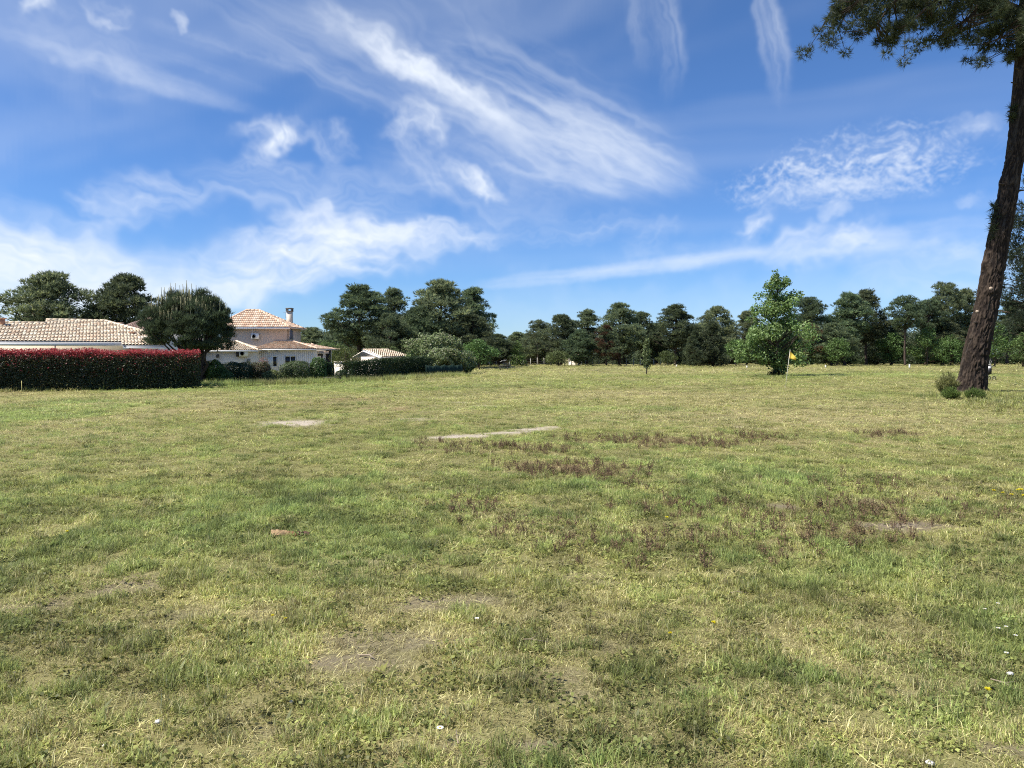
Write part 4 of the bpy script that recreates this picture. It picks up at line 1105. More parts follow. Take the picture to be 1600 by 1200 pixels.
T = [
    # behind the houses
    ('broad', 78, 426, 92, 128, 'broad dark pine behind the ridge of the long low house'),
    ('broad', 200, 430, 96, 104, 'dark pine between the long low house and the round pine'),
    ('tall', -8, 488, 100, 30, 'dark pine tip at the photo edge above the roof vent'),
    # big group past the two storey house
    ('tall', 558, 446, 104, 92, 'tall pine with bare lower trunk, first of the clump past the chimney'),
    ('tall', 613, 451, 112, 66, 'slim pine standing between two broader pines past the chimney'),
    ('broad', 612, 490, 100, 80, 'drooping lower pine in front of the slim pine'),
    ('broad', 690, 438, 108, 104, 'tallest broad pine at the middle of the dark clump'),
    ('tall', 745, 450, 114, 62, 'pine with loose layered branches at the open end of the dark clump'),
    ('broad', 655, 480, 104, 64, 'mid height dark pine under the tallest broad pine'),
    ('broad', 742, 492, 106, 80, 'dark low pine behind the white flecked shrub'),
    ('broad', 778, 522, 124, 56, 'low dark pine where the clump falls away to open sky'),
    ('oak', 748, 530, 98, 60, 'dark leafy tree with a clear trunk by the green cloth fence'),
    ('broad', 486, 512, 135, 62, 'low far pine just past the chimney'), ('broad', 528, 505, 140, 60, 'far rounded pine behind the porch roof'),
    ('oak', 510, 532, 120, 56, 'green leafy tree above the porch roof'),
    # the row along the far edge
    ('tall', 806, 519, 150, 44, 'small far pine above the pink roofed houses'),
    ('bare', 842, 500, 142, 34, 'lollipop shaped pine above the far houses'),
    ('broad', 838, 522, 146, 52, 'low dark pine under the lollipop shaped pine'),
    ('broad', 876, 492, 132, 58, 'rounded pine beside the lollipop shaped pine'),
    ('tall', 918, 484, 136, 52, 'narrow pine between two rounded pines in the far row'),
    ('broad', 905, 515, 128, 56, 'low spreading pine in front of the narrow pine'),
    ('broad', 968, 474, 134, 66, 'highest rounded pine of the far row, before the sapling'),
    ('tall', 1004, 488, 138, 44, 'pine sloping down beside the highest rounded pine'),
    ('brown', 948, 508, 127, 44, 'pine with rusty brown lower branches in the far row'),
    ('tall', 1056, 476, 132, 64, 'pine on a clear trunk just beyond the thin sapling'),
    ('broad', 1026, 505, 140, 44, 'low dark pine behind the thin sapling'),
    ('broad', 1116, 479, 138, 70, 'broad pine rising behind the pair of cypresses'),
    ('tall', 1168, 486, 140, 48, 'pine partly hidden by the leafy tree near the flag'),
    ('oak', 1150, 530, 130, 40, 'dark leafy bush tree between cypresses and the leafy tree'),
    ('bare', 1264, 464, 132, 50, 'dome topped pine just past the leafy tree'),
    ('brown', 1262, 505, 127, 48, 'pine with brownish lower branches past the leafy tree'),
    ('tall', 1322, 458, 134, 62, 'large full pine in the wood past the flag'),
    ('tall', 1356, 453, 138, 58, 'tallest full pine in the wood past the flag'),
    ('broad', 1300, 505, 128, 56, 'dark pine low in the wood past the flag'),
    ('bare', 1416, 462, 126, 54, 'pine on a tall bare grey trunk at the wood edge'),
    ('bare', 1448, 468, 134, 46, 'pine crown joined to the tall bare trunked one'),
    ('bare', 1476, 441, 138, 44, 'highest open topped pine with visible stems near the big trunk'),
    ('tall', 1510, 452, 140, 56, 'full pine crown just beside the big leaning trunk'),
    ('broad', 1475, 505, 134, 66, 'low layered pine next to the big leaning trunk'),
    ('tall', 1575, 470, 142, 60, 'pine in the wood behind the big leaning trunk'),
    ('tall', 1640, 460, 140, 70, 'pine at the photo edge beyond the big trunk'),
    ('broad', 1395, 500, 140, 50, 'pine in shade between two tall trunks'),
    # leafy edge under the pines
    ('oak', 1308, 528, 124, 42, 'bright green oak under the large full pine'), ('oak', 1262, 536, 128, 34, 'low green oak past the leafy tree'),
    ('oak', 1450, 512, 126, 46, 'green oak between the bare trunk and the big trunk'), ('oak', 1392, 520, 136, 40, 'dark oak in shade behind the bare trunk'),
    ('oak', 1486, 524, 130, 40, 'dull green oak beside the big trunk'), ('oak', 1556, 508, 112, 50, 'bright green oak seen past the big trunk'),
    ('oak', 1600, 520, 116, 60, 'green oak at the photo edge behind the golf trolley'), ('oak', 1240, 536, 132, 30, 'low oak right behind the flagstick'),
    ('bright', 808, 533, 122, 26, 'light green conical tree before the pink roofed houses'),
    ('olive', 872, 548, 124, 34, 'olive green bush tree under the rounded far pines'), ('olive', 1040, 548, 128, 36, 'yellowish bush tree by the fence posts near the sapling'),
    ('cypress', 1087, 517, 118, 28, 'smaller dark cypress of the pair on the far grass'), ('cypress', 1115, 503, 119, 44, 'larger dark cypress of the pair on the far grass'),
    # garden trees
    ('olive', 610, 541, 88, 34, 'yellow green tree behind the small outbuilding'),
]
for (k, px, top, d, w, lb) in T: tree(k, px, top, d, w, lb)


def build_wood():
    """The depth of the wood: what shows between the trees of its edge."""
    g = Geo(); b = Geo(); global rs
    keep = rs; rs = np.random.RandomState(55)
    spots = [(px, 140 + 45 * rs.rand()) for px in np.arange(-260, 1900, 19)]
    for (px, d) in spots:
        if px < 440: d = 130 + 40 * rs.rand(); top = 520 + 14 * rs.rand()
        elif px < 780: d = 125 + 40 * rs.rand(); top = 508 + 16 * rs.rand()
        elif px < 1000: d = 158 + 30 * rs.rand(); top = 522 + 14 * rs.rand()
        elif px < 1230: top = 508 + 16 * rs.rand()
        else: top = 490 + 22 * rs.rand()
        p = at(px + 8 * rs.randn(), top, d); z0 = H(p.x, d); hh = p.z - z0; rad = 2.2 + 1.4 * rs.rand(); n = 26
        t = rs.rand(n); base = hh * (.12 if px < 1230 else .22); a = rs.rand(n) * 6.28; r = rad * lerp_profile(DENSE, t) * (.4 + .6 * rs.rand(n))
        c = np.stack([p.x + r * np.cos(a), d + r * np.sin(a), z0 + base + (hh - base - .6) * t], 1)
        m = 70; idx = np.repeat(np.arange(n), m); dd = unit(rs.randn(n * m, 3)); q = c[idx] + dd * (.9 + .5 * rs.rand(n * m, 1)) * rs.rand(n * m, 1) ** .4
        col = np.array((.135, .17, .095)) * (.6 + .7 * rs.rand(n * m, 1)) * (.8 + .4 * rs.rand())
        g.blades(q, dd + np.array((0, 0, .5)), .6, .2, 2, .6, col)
        g.tube([(p.x, d, z0 - .3), (p.x + .2 * rs.randn(), d, z0 + hh * .8)], [.2, .06], 5, BARK)
        nu = 60 if px < 1000 else 110; ux = p.x + 3.4 * (rs.rand(nu) - .5); uy = d + 10 * rs.rand(nu); uh = (.3 + 1.7 * rs.rand(nu)) * (.3 + fbm(ux * .2, uy * .2, 2, 66)); uc = np.stack([ux, uy, HF(ux, uy) + uh], 1)
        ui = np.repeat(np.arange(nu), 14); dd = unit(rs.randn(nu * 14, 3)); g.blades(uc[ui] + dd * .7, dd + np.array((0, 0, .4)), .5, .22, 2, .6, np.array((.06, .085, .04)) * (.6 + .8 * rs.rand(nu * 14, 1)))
    rs = keep
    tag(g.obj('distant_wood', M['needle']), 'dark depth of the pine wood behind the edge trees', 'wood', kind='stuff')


build_wood()


# ---- the leafy tree near the flag
def build_leafy_tree():
    d = 65.0; p = gnd(1212, 588); d = p.y; p.z = H(p.x, p.y)
    t = thing('leafy_tree', 'bright green leafy tree standing alone beside the yellow flag', 'tree', p)
    cl = [(1212, 432, 12), (1203, 446, 15), (1222, 444, 14), (1198, 462, 17), (1228, 460, 16), (1212, 470, 16), (1186, 478, 13), (1236, 480, 16), (1204, 488, 20), (1224, 494, 20), (1182, 490, 9), (1196, 510, 18), (1238, 508, 18), (1214, 515, 20),
          (1178, 528, 16), (1232, 530, 22), (1200, 535, 20), (1163, 538, 13), (1180, 548, 17), (1245, 540, 16), (1214, 550, 22), (1165, 549, 10), (1192, 560, 16), (1232, 560, 17), (1208, 568, 13), (1244, 528, 14), (1152, 534, 9), (1176, 560, 12), (1222, 575, 9), (1150, 543, 8), (1160, 550, 11), (1170, 532, 13), (1168, 558, 10), (1243, 514, 9), (1245, 540, 9), (1182, 505, 11), (1240, 468, 10), (1188, 520, 12)]
    c, r = [], []
    for (px, py, rp) in cl:
        q = at(px, py, d) - p; rr = rp * d / F
        spread = 1.2 * (1 - abs(py - 530) / 110)
        for k in range(5): c.append((q.x + .45 * rr * rs.randn(), max(spread, .35) * rs.randn(), q.z + .4 * rr * rs.randn())); r.append(rr * (.38 + .30 * rs.rand()))
    c = np.array(c); r = np.array(r); tr, cr = Geo(), Geo()
    n = 12; top = at(1213, 428, d).z - p.z; zz = np.linspace(-.3, top, n); path = np.stack([.10 * np.sin(zz * .9), .06 * np.cos(zz), zz], 1); rr = .20 * (1 - np.linspace(0, .95, n)); rr[0] = .3; rr[1] = .24
    tr.tube(path, rr, 9, (.07, .055, .045))
    for k in range(len(c)):
        h_ = math.hypot(c[k][0], c[k][1]); zb = max(.9, c[k][2] - .7 * h_ - .2); p0 = np.array([np.interp(zb, zz, path[:, 0]), np.interp(zb, zz, path[:, 1]), zb])
        tr.tube([p0, (p0 + c[k]) / 2 + np.array((0, 0, -.05)), c[k]], [.045, .028, .008], 4, (.07, .055, .045), cap=False)
    leaf_cloud(cr, c, r, 46, .19, (.18, .275, .085), 1, .4, .4, .75, .15)
    m = np.arange(len(r)) % 4 == 0
    leaf_cloud(cr, c[m], r[m] * 1.25, 60, .20, (.22, .30, .11), 1, .4, .4, .75, .6)
    tr.obj('trunk', M['bark'], t); cr.obj('crown', M['leaf'], t)
    # dark skirt of suckers at its foot
    g = Geo(); n = 26; a = rs.rand(n) * 6.28; q = np.stack([.75 * np.cos(a) * rs.rand(n) ** .4, .6 * np.sin(a) * rs.rand(n) ** .4, .1 + .25 * rs.rand(n)], 1)
    leaf_cloud(g, q, np.full(n, .24), 70, .09, (.045, .07, .022), 1, .4)
    o = g.obj('shrub', M['leaf']); o.location = p; tag(o, 'low dark shrubby growth round the foot of the leafy tree', 'shrub')


build_leafy_tree()


def build_sapling():
    p = gnd(1010, 587); p.z = H(p.x, p.y); d = p.y; t = thing('sapling', 'thin young tree standing alone on the far grass', 'tree', p); s = d / F
    tr, cr = Geo(), Geo(); h = 57 * s
    tr.tube([(0, 0, -.2), (.04, 0, h * .4), (-.02, 0, h * .75), (.03, 0, h * .95)], [.06, .045, .025, .008], 6, (.16, .13, .11))
    n = 52; z = h * (.22 + .76 * rs.rand(n)); w = np.interp(z / h, [.2, .4, .6, .8, 1], [.2, .42, .36, .24, .06]); a = rs.rand(n) * 6.28
    c = np.stack([w * np.cos(a) * rs.rand(n), w * np.sin(a) * rs.rand(n), z], 1)
    for k in range(n): tr.tube([(0, 0, z[k] - .25), c[k]], [.014, .005], 3, (.12, .1, .08), cap=False)
    leaf_cloud(cr, c, np.full(n, .22), 34, .14, (.16, .20, .085), 1.2, .3, .4, .6, .1)
    tr.obj('trunk', M['bark'], t); cr.obj('crown', M['leaf'], t)


build_sapling()


# ---- round many-stemmed pine with pale upright candles by the house
def build_candle_pine():
    d = 46.0; s = d / F; b = at(308, 605, d); b.z = H(b.x, d); t = thing('pine_tree', 'rounded bushy pine with pale upright shoots beside the house', 'tree', b)
    tr, cr, cn = Geo(), Geo(), Geo(); cx = (297 - 308) * s; cz = at(0, 528, d).z - b.z; rx, rzu, rzd = 65 * s, 66 * s, 30 * s
    n = 400; u = unit(rs.randn(n, 3)); u[:, 2] = np.where(rs.rand(n) < .68, np.abs(u[:, 2]) ** .8, u[:, 2]); rad = (.35 + .65 * rs.rand(n) ** .38)
    bump = 1 + .10 * np.sin(5 * np.arctan2(u[:, 1], u[:, 0]) + 3 * u[:, 2])
    c = u * (rad * bump)[:, None] * np.array((rx, rx, 1)); c[:, 2] *= np.where(u[:, 2] > 0, rzu, rzd); c += np.array((cx, 0, cz))
    # underside rises towards the outer stems on the open side
    c[:, 2] = np.maximum(c[:, 2], cz - rzd * .95 + .25 * np.abs(c[:, 0] - cx - 1.2))
    m = 62; idx = np.repeat(np.arange(n), m); dd = unit(rs.randn(n * m, 3)); dd[:, 2] = np.abs(dd[:, 2]) * .9 - .1
    q = c[idx] + dd * .38 * rs.rand(n * m, 1) ** .5
    col = np.array((.075, .115, .060)) * (.75 + .5 * rs.rand(n))[idx][:, None] * (.7 + .6 * rs.rand(n * m, 1)); tp = rs.rand(n * m) < .15; col[tp] *= 1.6
    cr.blades(q, dd * .6 + np.array((0, 0, .8)), .22, .030, 4, .5, col)
    # candles on the upper skin
    k = 520; a = rs.rand(k) * 6.283; e = np.arcsin(.42 + .58 * rs.rand(k)); v = np.stack([np.cos(e) * np.cos(a), np.cos(e) * np.sin(a), np.sin(e)], 1)
    pc = v * (1 + .10 * np.sin(5 * a + 3 * v[:, 2]))[:, None] * np.array((rx, rx, rzu)) * (.92 + .1 * rs.rand(k, 1)) + np.array((cx, 0, cz)); ln = (.22 + .42 * rs.rand(k)) * (.5 + .6 * v[:, 2])
    for i in range(k): cn.tube([pc[i] - np.array((0, 0, .15)), pc[i] + np.array((.02 * rs.randn(), .02 * rs.randn(), ln[i]))], [.022, .013], 4, np.array((.24, .23, .13)) * (.7 + .6 * rs.rand()))
    for i in range(26):
        j = rs.randint(n); a0 = np.array((.25 * rs.randn(), .25 * rs.randn(), -.2)); fork = np.array((.06 + .25 * rs.randn(), .25 * rs.randn(), 1.15 + .3 * rs.rand()))
        e1 = c[j]; mid = fork * .45 + e1 * .55 + np.array((0, 0, -.25)); tr.tube([a0 * .5, fork, mid, e1], [.11, .085, .05, .015], 6, np.array((.075, .055, .045)) * (.8 + .4 * rs.rand()), cap=False)
    tr.tube([(0, 0, -.3), (.02, 0, .6), (.08, 0, 1.2)], [.22, .17, .15], 9, (.075, .055, .045))
    tr.obj('trunk', M['bark'], t); cr.obj('crown', M['needle'], t); tag(cn.obj('pine_shoots', M['vcol'], t), kind='stuff')


build_candle_pine()


# ---- hedges and shrubs
def hedge_mesh(a, b, width, h, n, size, colf, g=None, wob=.10, bottom=.10):
    """Clipped hedge: leaves in a skin over a twiggy inside."""
    g = g or Geo(); a, b = Vector(a), Vector(b); L_ = (b - a).xy.length; d = np.array(((b - a).x, (b - a).y, 0)) / L_; nn = np.array((-d[1], d[0], 0))
    face = rs.rand(n); S_ = L_ * rs.rand(n); hz = h * (.98 + .12 * (fbm(S_ * .8, S_ * 0 + 3, 4, 79) - .5))
    top = face < width / (width + 2 * h)
    z = np.where(top, hz, bottom * (.3 + 1.4 * fbm(S_ * 1.4, S_ * 0, 2, 77)) + (hz - bottom) * rs.rand(n)); w = np.where(top, (rs.rand(n) - .5) * width, np.where(rs.rand(n) < .62, -.5, .5) * width)
    dep = np.abs(rs.randn(n)) * .13; z = np.where(top, z - dep * .6 + .20 * rs.rand(n) ** 3, z); bulge = wob * (fbm(S_ * .9, z * 1.3, 3, 78) - .5) * 2
    w = np.where(top, w, np.sign(w) * (np.abs(w) - dep + bulge + .05 * rs.randn(n) - .12 * np.clip((z - h + .25) / .25, 0, 1) * rs.rand(n)))
    p = np.array((a.x, a.y, 0)) + d * S_[:, None] + nn * w[:, None]; p[:, 2] = z + HF(p[:, 0], p[:, 1])
    nrm = np.where(top[:, None], np.array((0, 0, 1.)), nn * np.sign(w)[:, None] + np.array((0, 0, .5))) + .65 * rs.randn(n, 3)
    g.leaves(p, nrm, size * (.7 + .6 * rs.rand(n)), colf(z / h, n, dep), .5)
    # inside
    m = n // 3; S2 = L_ * rs.rand(m); q = np.array((a.x, a.y, 0)) + d * S2[:, None] + nn * ((rs.rand(m) - .5) * width * .8)[:, None]; z2 = bottom * 1.1 + (h * .93 - bottom) * rs.rand(m); q[:, 2] = z2 + HF(q[:, 0], q[:, 1])
    g.leaves(q, rs.randn(m, 3), size * 1.6, colf(z2 / h * .6, m, np.full(m, .3)), .6)
    return g


def photinia(t, n, dep):
    c = np.array((.055, .072, .030)) * (.6 + .8 * rs.rand(n, 1)); red = rs.rand(n) < np.clip((t - .80) * 5.5, 0, .88) * (dep < .25) + .09 * np.clip((t - .3) * 1.5, 0, 1); brn = rs.rand(n) < .10 + .22 * np.clip((t - .55) * 3, 0, 1)
    c[brn] = np.array((.12, .085, .035)) * (.6 + .8 * rs.rand(brn.sum(), 1))
    c[red] = np.array((.42, .065, .07)) * (.5 + .9 * rs.rand(red.sum(), 1)); return c


def greens(base, vary=.6):
    return lambda t, n, dep: np.array(base) * (1 - vary / 2 + vary * rs.rand(n, 1)) * (.8 + .4 * rs.rand(n, 1))


def hedge_stems(par, a, b, n, h, r=.03):
    g = Geo(); a, b = Vector(a), Vector(b)
    for k in range(n):
        q = a + (b - a) * ((k + .5 + .3 * rs.randn()) / n); z = H(q.x, q.y); j = .25 * rs.randn(2)
        g.tube([(q.x, q.y, z - .1), (q.x + .3 * j[0], q.y + .2 * j[1], z + h * .5), (q.x + j[0], q.y + .4 * j[1], z + h)], [r, r * .8, r * .5], 5, (.06, .045, .035))
    return tag(g.obj('stems', M['bark'], par), kind='stuff')


a, b = gnd(-150, 613), gnd(304, 607.5)
t = thing('hedge', 'long clipped dark hedge with bright red new leaves on top', 'hedge', (0, 0, 0))
off = Vector((0, .75, 0))
hedge_mesh(a + off, b + off, 1.5, 2.0, 62000, .085, photinia).obj('foliage', M['leaf'], t); hedge_stems(t, a + off, b + off, 46, 1.2)
a, b = gnd(537, 592), gnd(668, 588); off = Vector((0, .7, 0))
t = thing('hedge', 'long dark green clipped hedge in front of the small outbuilding', 'hedge', (0, 0, 0))
hedge_mesh(a + off, b + off, 1.4, 1.62, 17000, .10, greens((.030, .055, .018))).obj('foliage', M['leaf'], t); hedge_stems(t, a + off, b + off, 16, 1.0)


def shrub(px, top, py, wpx, d, label, col, n=2600, size=.075, name='shrub', sq=2.6, hi=None, stems=5, foot=.06, cat='shrub', lumpy=.26):
    """Rounded or clipped shrub from leaves through a softened box."""
    p = at(px, py, d); z0 = H(p.x, d); t = thing(name, label, cat, (p.x, d, z0)); h = at(px, top, d).z - z0; r = wpx * d / F / 2
    n *= 2; size *= 1.15
    u = unit(rs.randn(n, 3)); k = (np.abs(u) ** sq).sum(1) ** (-1 / sq); rad = np.where(rs.rand(n) < .7, 1 - np.abs(.14 * rs.randn(n)), rs.rand(n) ** .4)
    lump = 1 + lumpy * (fbm(u[:, 0] * 2.2 + px, u[:, 2] * 2.2 + u[:, 1] * 1.7, 3, 91) - .5) * 2
    c = u * (k * rad * lump)[:, None] * np.array((r, r * .9, (h - foot) / 2)) + np.array((0, 0, foot + (h - foot) / 2))
    cc = np.array(col) * 1.75 * (.65 + .7 * rs.rand(n, 1))
    if hi is not None: m = rs.rand(n) < .3; cc[m] = np.array(hi) * (.7 + .6 * rs.rand(m.sum(), 1))
    g = Geo(); g.leaves(c, u + np.array((0, 0, .4)) + .6 * rs.randn(n, 3), size * (.7 + .6 * rs.rand(n)), cc, .55); g.obj('foliage', M['leaf'], t)
    g = Geo()
    for _ in range(stems):
        e = np.array((.5 * r * rs.randn(), .5 * r * rs.randn(), h * .6)); g.tube([(.25 * e[0], .25 * e[1], -.1), e * np.array((.6, .6, .5)), e], [.035, .025, .012], 4, (.06, .045, .035))
    g.obj('stem', M['bark'], t)
    return t


shrub(336, 563, 601, 34, 46.5, 'bright green leafy bush beside the red hedge end', (.075, .12, .028), 3200, hi=(.11, .17, .04), sq=2.2)
shrub(352, 578, 602, 28, 46, 'low mid green bush in front of the bright green one', (.05, .085, .024), 2200, sq=2.2)
shrub(372, 567, 600, 46, 49, 'square clipped very dark bush under the air conditioner', (.025, .042, .016), 4200, sq=5)
shrub(407, 566, 600, 34, 50, 'rounded reddish green bush before the first window', (.055, .062, .028), 2800, hi=(.12, .08, .05), sq=3)
shrub(426, 578, 601, 30, 48, 'small pale yellow green bush between darker ones', (.12, .14, .05), 2000, hi=(.20, .21, .09), sq=2.2)
shrub(462, 565, 600, 46, 50, 'large clipped round bush before the second window', (.055, .080, .030), 4600, hi=(.10, .12, .055), sq=3.2)
shrub(498, 559, 599, 28, 51, 'upright green bush beside the porch', (.05, .09, .026), 3000, hi=(.08, .13, .035), sq=2.6)
shrub(514, 567, 598, 16, 51.5, 'narrow dark clipped bush against the white garden wall', (.026, .045, .016), 1700, sq=4)
shrub(533, 579, 595, 18, 56, 'low dark clipped bush at the end of the long green hedge', (.026, .045, .016), 1400, sq=4)
shrub(412, 558, 592, 20, 56, 'loose bush with pinkish twigs beside the first window', (.14, .07, .06), 500, sq=2)
t = shrub(690, 526, 586, 92, 72, 'big pale bush with whitish leaves beside the green cloth fence', (.12, .155, .062), 9000, .16, hi=(.27, .28, .17), sq=2.1, stems=9, lumpy=.75)
shrub(655, 545, 588, 40, 73, 'light green lobe of shrub at the long hedge end', (.10, .145, .05), 3000, .14, hi=(.16, .2, .09), sq=2.1, lumpy=.6)
shrub(726, 548, 586, 40, 76, 'mid green bush behind the green cloth fence', (.05, .09, .028), 3000, .14, sq=2.1)
# small garden tree in front of the outbuilding
tm, cm, hh, rr = leafy_meshes('garden_tree', 3.6, 1.5, 1.5, [.5, .9, 1, .8, .4], 40, .42, 77, 70, .11, (.105, .13, .032), .09)
p = at(540, 592, 60); t = thing('garden_tree', 'small yellow green garden tree rising from the clipped hedge', 'tree', (p.x, 60, H(p.x, 60))); inst('trunk', tm, t); inst('crown', cm, t)
s_ = 54 * 60 / F / 2 / 1.75; t.scale = (s_, s_, (at(0, 537, 60).z - H(p.x, 60)) / 3.75)


# ---- the big leaning pine
TR = [(613, 1516, 41), (605, 1517.5, 38), (590, 1519.5, 36.5), (555, 1524.5, 35), (520, 1532, 33), (487, 1540, 31.5), (455, 1546, 31), (420, 1552, 30.5), (370, 1561, 29.5), (325, 1571, 28), (280, 1579, 26), (240, 1587, 24.5), (160, 1594.5, 23.5), (107, 1598, 22.5), (53, 1602, 21.5), (0, 1605, 20), (-80, 1608, 17), (-170, 1610, 12), (-240, 1608, 5)]


def build_big_pine():
    base = gnd(1516, 613); d = base.y; base.z = H(base.x, d); t = thing('pine_tree', 'big dark pine with a leaning bare trunk and overhanging branch', 'tree', base)
    P_ = np.array([tuple(at(px, py, d) - base) for py, px, w in TR]); P_[0, 2] = -.15; W_ = np.array([w * d / F / 2 for _, _, w in TR])
    K, NR = 120, 620; s = np.linspace(0, 1, NR) ** 1.15; i = s * (len(TR) - 1); lo_ = np.clip(i.astype(int), 0, len(TR) - 2); f = i - lo_
    hgt = np.interp(i, np.arange(len(TR)), P_[:, 2]); X = np.interp(hgt, P_[:, 2], P_[:, 0]); Wd = np.interp(hgt, P_[:, 2], W_)
    ker = np.ones(25) / 25; X = np.convolve(np.pad(X, 12, 'edge'), ker, 'valid'); Wd = np.convolve(np.pad(Wd, 12, 'edge'), ker, 'valid')
    th = np.arange(K) / K * 2 * np.pi; TH, Z = np.meshgrid(th, hgt)
    # bark plates: long ridges broken by fissures, finer towards the top
    c1, s1 = np.cos(TH), np.sin(TH)
    wrp = 1.3 * (fbm(c1 * 2.2 + Z * .5, s1 * 2.2 + Z * .8, 3, 200) - .5)
    rd = 1 - np.abs(2 * fbm(TH * 6.5 + 2.4 * wrp + 50, Z * 2.2, 3, 201) - 1) * 1.0
    seam = sstep(0, np.pi * .2, np.minimum(TH, 2 * np.pi - TH))
    rd2 = 1 - np.abs(2 * fbm(c1 * 5 + 30, s1 * 5 + Z * 2.6, 4, 203) - 1)
    fis = np.clip(1.0 - (rd * seam + rd2 * (1 - seam)), 0, 1); plate = sstep(.05, .42, fis)
    amp = np.interp(hgt, [0, 8, 14, 22], [.075, .055, .035, .015])[:, None]
    knots = np.zeros_like(TH)
    for (pz, ang, sz, hgtk) in [(at(0, 456, d).z - base.z, 4.2, .17, .10), (at(0, 413, d).z - base.z, 3.3, .22, .13), (at(0, 284, d).z - base.z, 3.2, .2, .11), (at(0, 150, d).z - base.z, 3.4, .2, .08), (at(0, 185, d).z - base.z, 3.0, .16, .06), (at(0, 345, d).z - base.z, 3.3, .2, .05)]:
        knots += hgtk * np.exp(-((Z - pz) / sz) ** 2 - ((TH - ang) / .45) ** 2)
    flare = np.interp(hgt, [-.2, .15, .9], [.20, .10, 0])[:, None] * (.6 + .8 * fbm(c1 * 1.6 + 7, s1 * 1.6, 2, 204))
    Rr = Wd[:, None] + amp * (plate - .55) + amp * .5 * (rd2 - .5) + knots + flare
    v = np.stack([X[:, None] + Rr * c1, Rr * s1, Z], -1).reshape(-1, 3)
    g = Geo(); ii = np.arange(NR - 1)[:, None] * K + np.arange(K); jj = np.arange(NR - 1)[:, None] * K + (np.arange(K) + 1) % K
    lich = sstep(.55, .8, fbm(c1 * 3 + 4, s1 * 3 + Z * 1.1, 4, 206))[..., None]
    col = np.array((.020, .015, .013)) * (1 - plate[..., None]) + np.array((.060, .044, .033)) * plate[..., None] * (.7 + .6 * fbm(c1 * 6, s1 * 6 + Z * 3, 3, 205))[..., None]
    col = col * (1 - .35 * lich) + np.array((.12, .105, .09)) * .35 * lich
    g.add(v, np.stack([ii, jj, jj + K, ii + K], -1).reshape(-1, 4), col.reshape(-1, 3))
    tr = g.obj('trunk', mat('pine_bark', vcol=True, rough=.95, var=.25, nscale=9, bump=.5, bscale=28, spec=.12), t, True)
    # pale scar where a branch was sawn off
    for (py, px, r_) in ((452, 1539.5, .09), (487, 1523.5, .07)):
        q = at(px, py, d) - base; xx = np.interp(q.z, hgt, X); rr = np.interp(q.z, hgt, Wd); dx = np.clip((q.x - xx) / rr, -.95, .95); dy = -math.sqrt(1 - dx * dx)
        g = Geo(); g.tube([(xx + dx * rr * .8, dy * rr * .8, q.z), (xx + dx * rr * 1.16, dy * rr * 1.16, q.z)], [r_, r_ * .9], 9, (.42, .33, .25)); g.obj('branch_scar', M['vcol'], t)
    # limbs (photo pixels, depth offset) and needle masses round their ends
    lb = Geo(); cr = Geo()

    def W(px, py, dy=0.0): v = at(px, py, d) - base; return np.array((v.x, dy, v.z))
    limbs = [([(1600, 48, 0), (1560, 30, -.5), (1510, 16, -1.0), (1450, 12, -1.4), (1390, 8, -1.7), (1330, 22, -2.0), (1305, 30, -2.1)], .24), ([(1602, 20, 0), (1550, -20, .8), (1480, -45, 1.4), (1400, -40, 1.8), (1330, -20, 2.0)], .2),
             ([(1450, 12, -1.4), (1420, 35, -2.0), (1395, 58, -2.2), (1375, 72, -2.3)], .08), ([(1510, 16, -1), (1490, 45, -1.6), (1465, 62, -1.8)], .08), ([(1560, 30, -.5), (1545, 60, -1.2), (1535, 78, -1.4)], .07), ([(1600, 55, 0), (1585, 75, -.8), (1572, 88, -1.0)], .06),
             ([(1390, 8, -1.7), (1360, 40, -1.6), (1345, 62, -1.5)], .07), ([(1605, -60, 0), (1560, -110, -1), (1490, -120, -1.6)], .16), ([(1607, -90, 0), (1660, -120, 1), (1720, -110, 1.5)], .16), ([(1604, -10, 0), (1660, -40, -1), (1730, -30, -1.5)], .18), ([(1604, 10, 0), (1600, -10, 3), (1590, -20, 5.5)], .15), ([(1606, -40, 0), (1610, -60, -3), (1615, -70, -5)], .14)]
    for pts, r0 in limbs: lb.tube([W(*q) for q in pts], np.linspace(r0, .03, len(pts)), 7, (.05, .037, .032), cap=False)
    cl = [(1305, 4, 13), (1308, 28, 13), (1322, 44, 14), (1330, 14, 18), (1336, 62, 12), (1352, 36, 16), (1366, 66, 13), (1380, 78, 8), (1362, 8, 20), (1392, 50, 16), (1400, 20, 20), (1420, 52, 13), (1430, 22, 18), (1450, 45, 16), (1452, 66, 11), (1472, 60, 13), (1478, 30, 18), (1500, 52, 16), (1496, 74, 9), (1520, 28, 18), (1530, 62, 16), (1536, 80, 9), (1552, 45, 18), (1562, 78, 14), (1578, 60, 16), (1574, 92, 8), (1588, 30, 18), (1592, 84, 7), (1518, 2, 18), (1560, 5, 20), (1470, 2, 18), (1340, -12, 20), (1385, -18, 22), (1430, -22, 22), (1480, -30, 22), (1530, -35, 24), (1580, -30, 24), (1410, -55, 20), (1470, -70, 22), (1530, -85, 24), (1590, -90, 26), (1500, -120, 22), (1560, -140, 24), (1610, -150, 26), (1660, -120, 26), (1720, -110, 24), (1660, -60, 26), (1730, -40, 24), (1690, -30, 24), (1600, -200, 26), (1640, -190, 24), (1570, -190, 22), (1605, -235, 20), (1640, 10, 20), (1690, 15, 18), (1630, 40, 16)]
    c, r = [], []
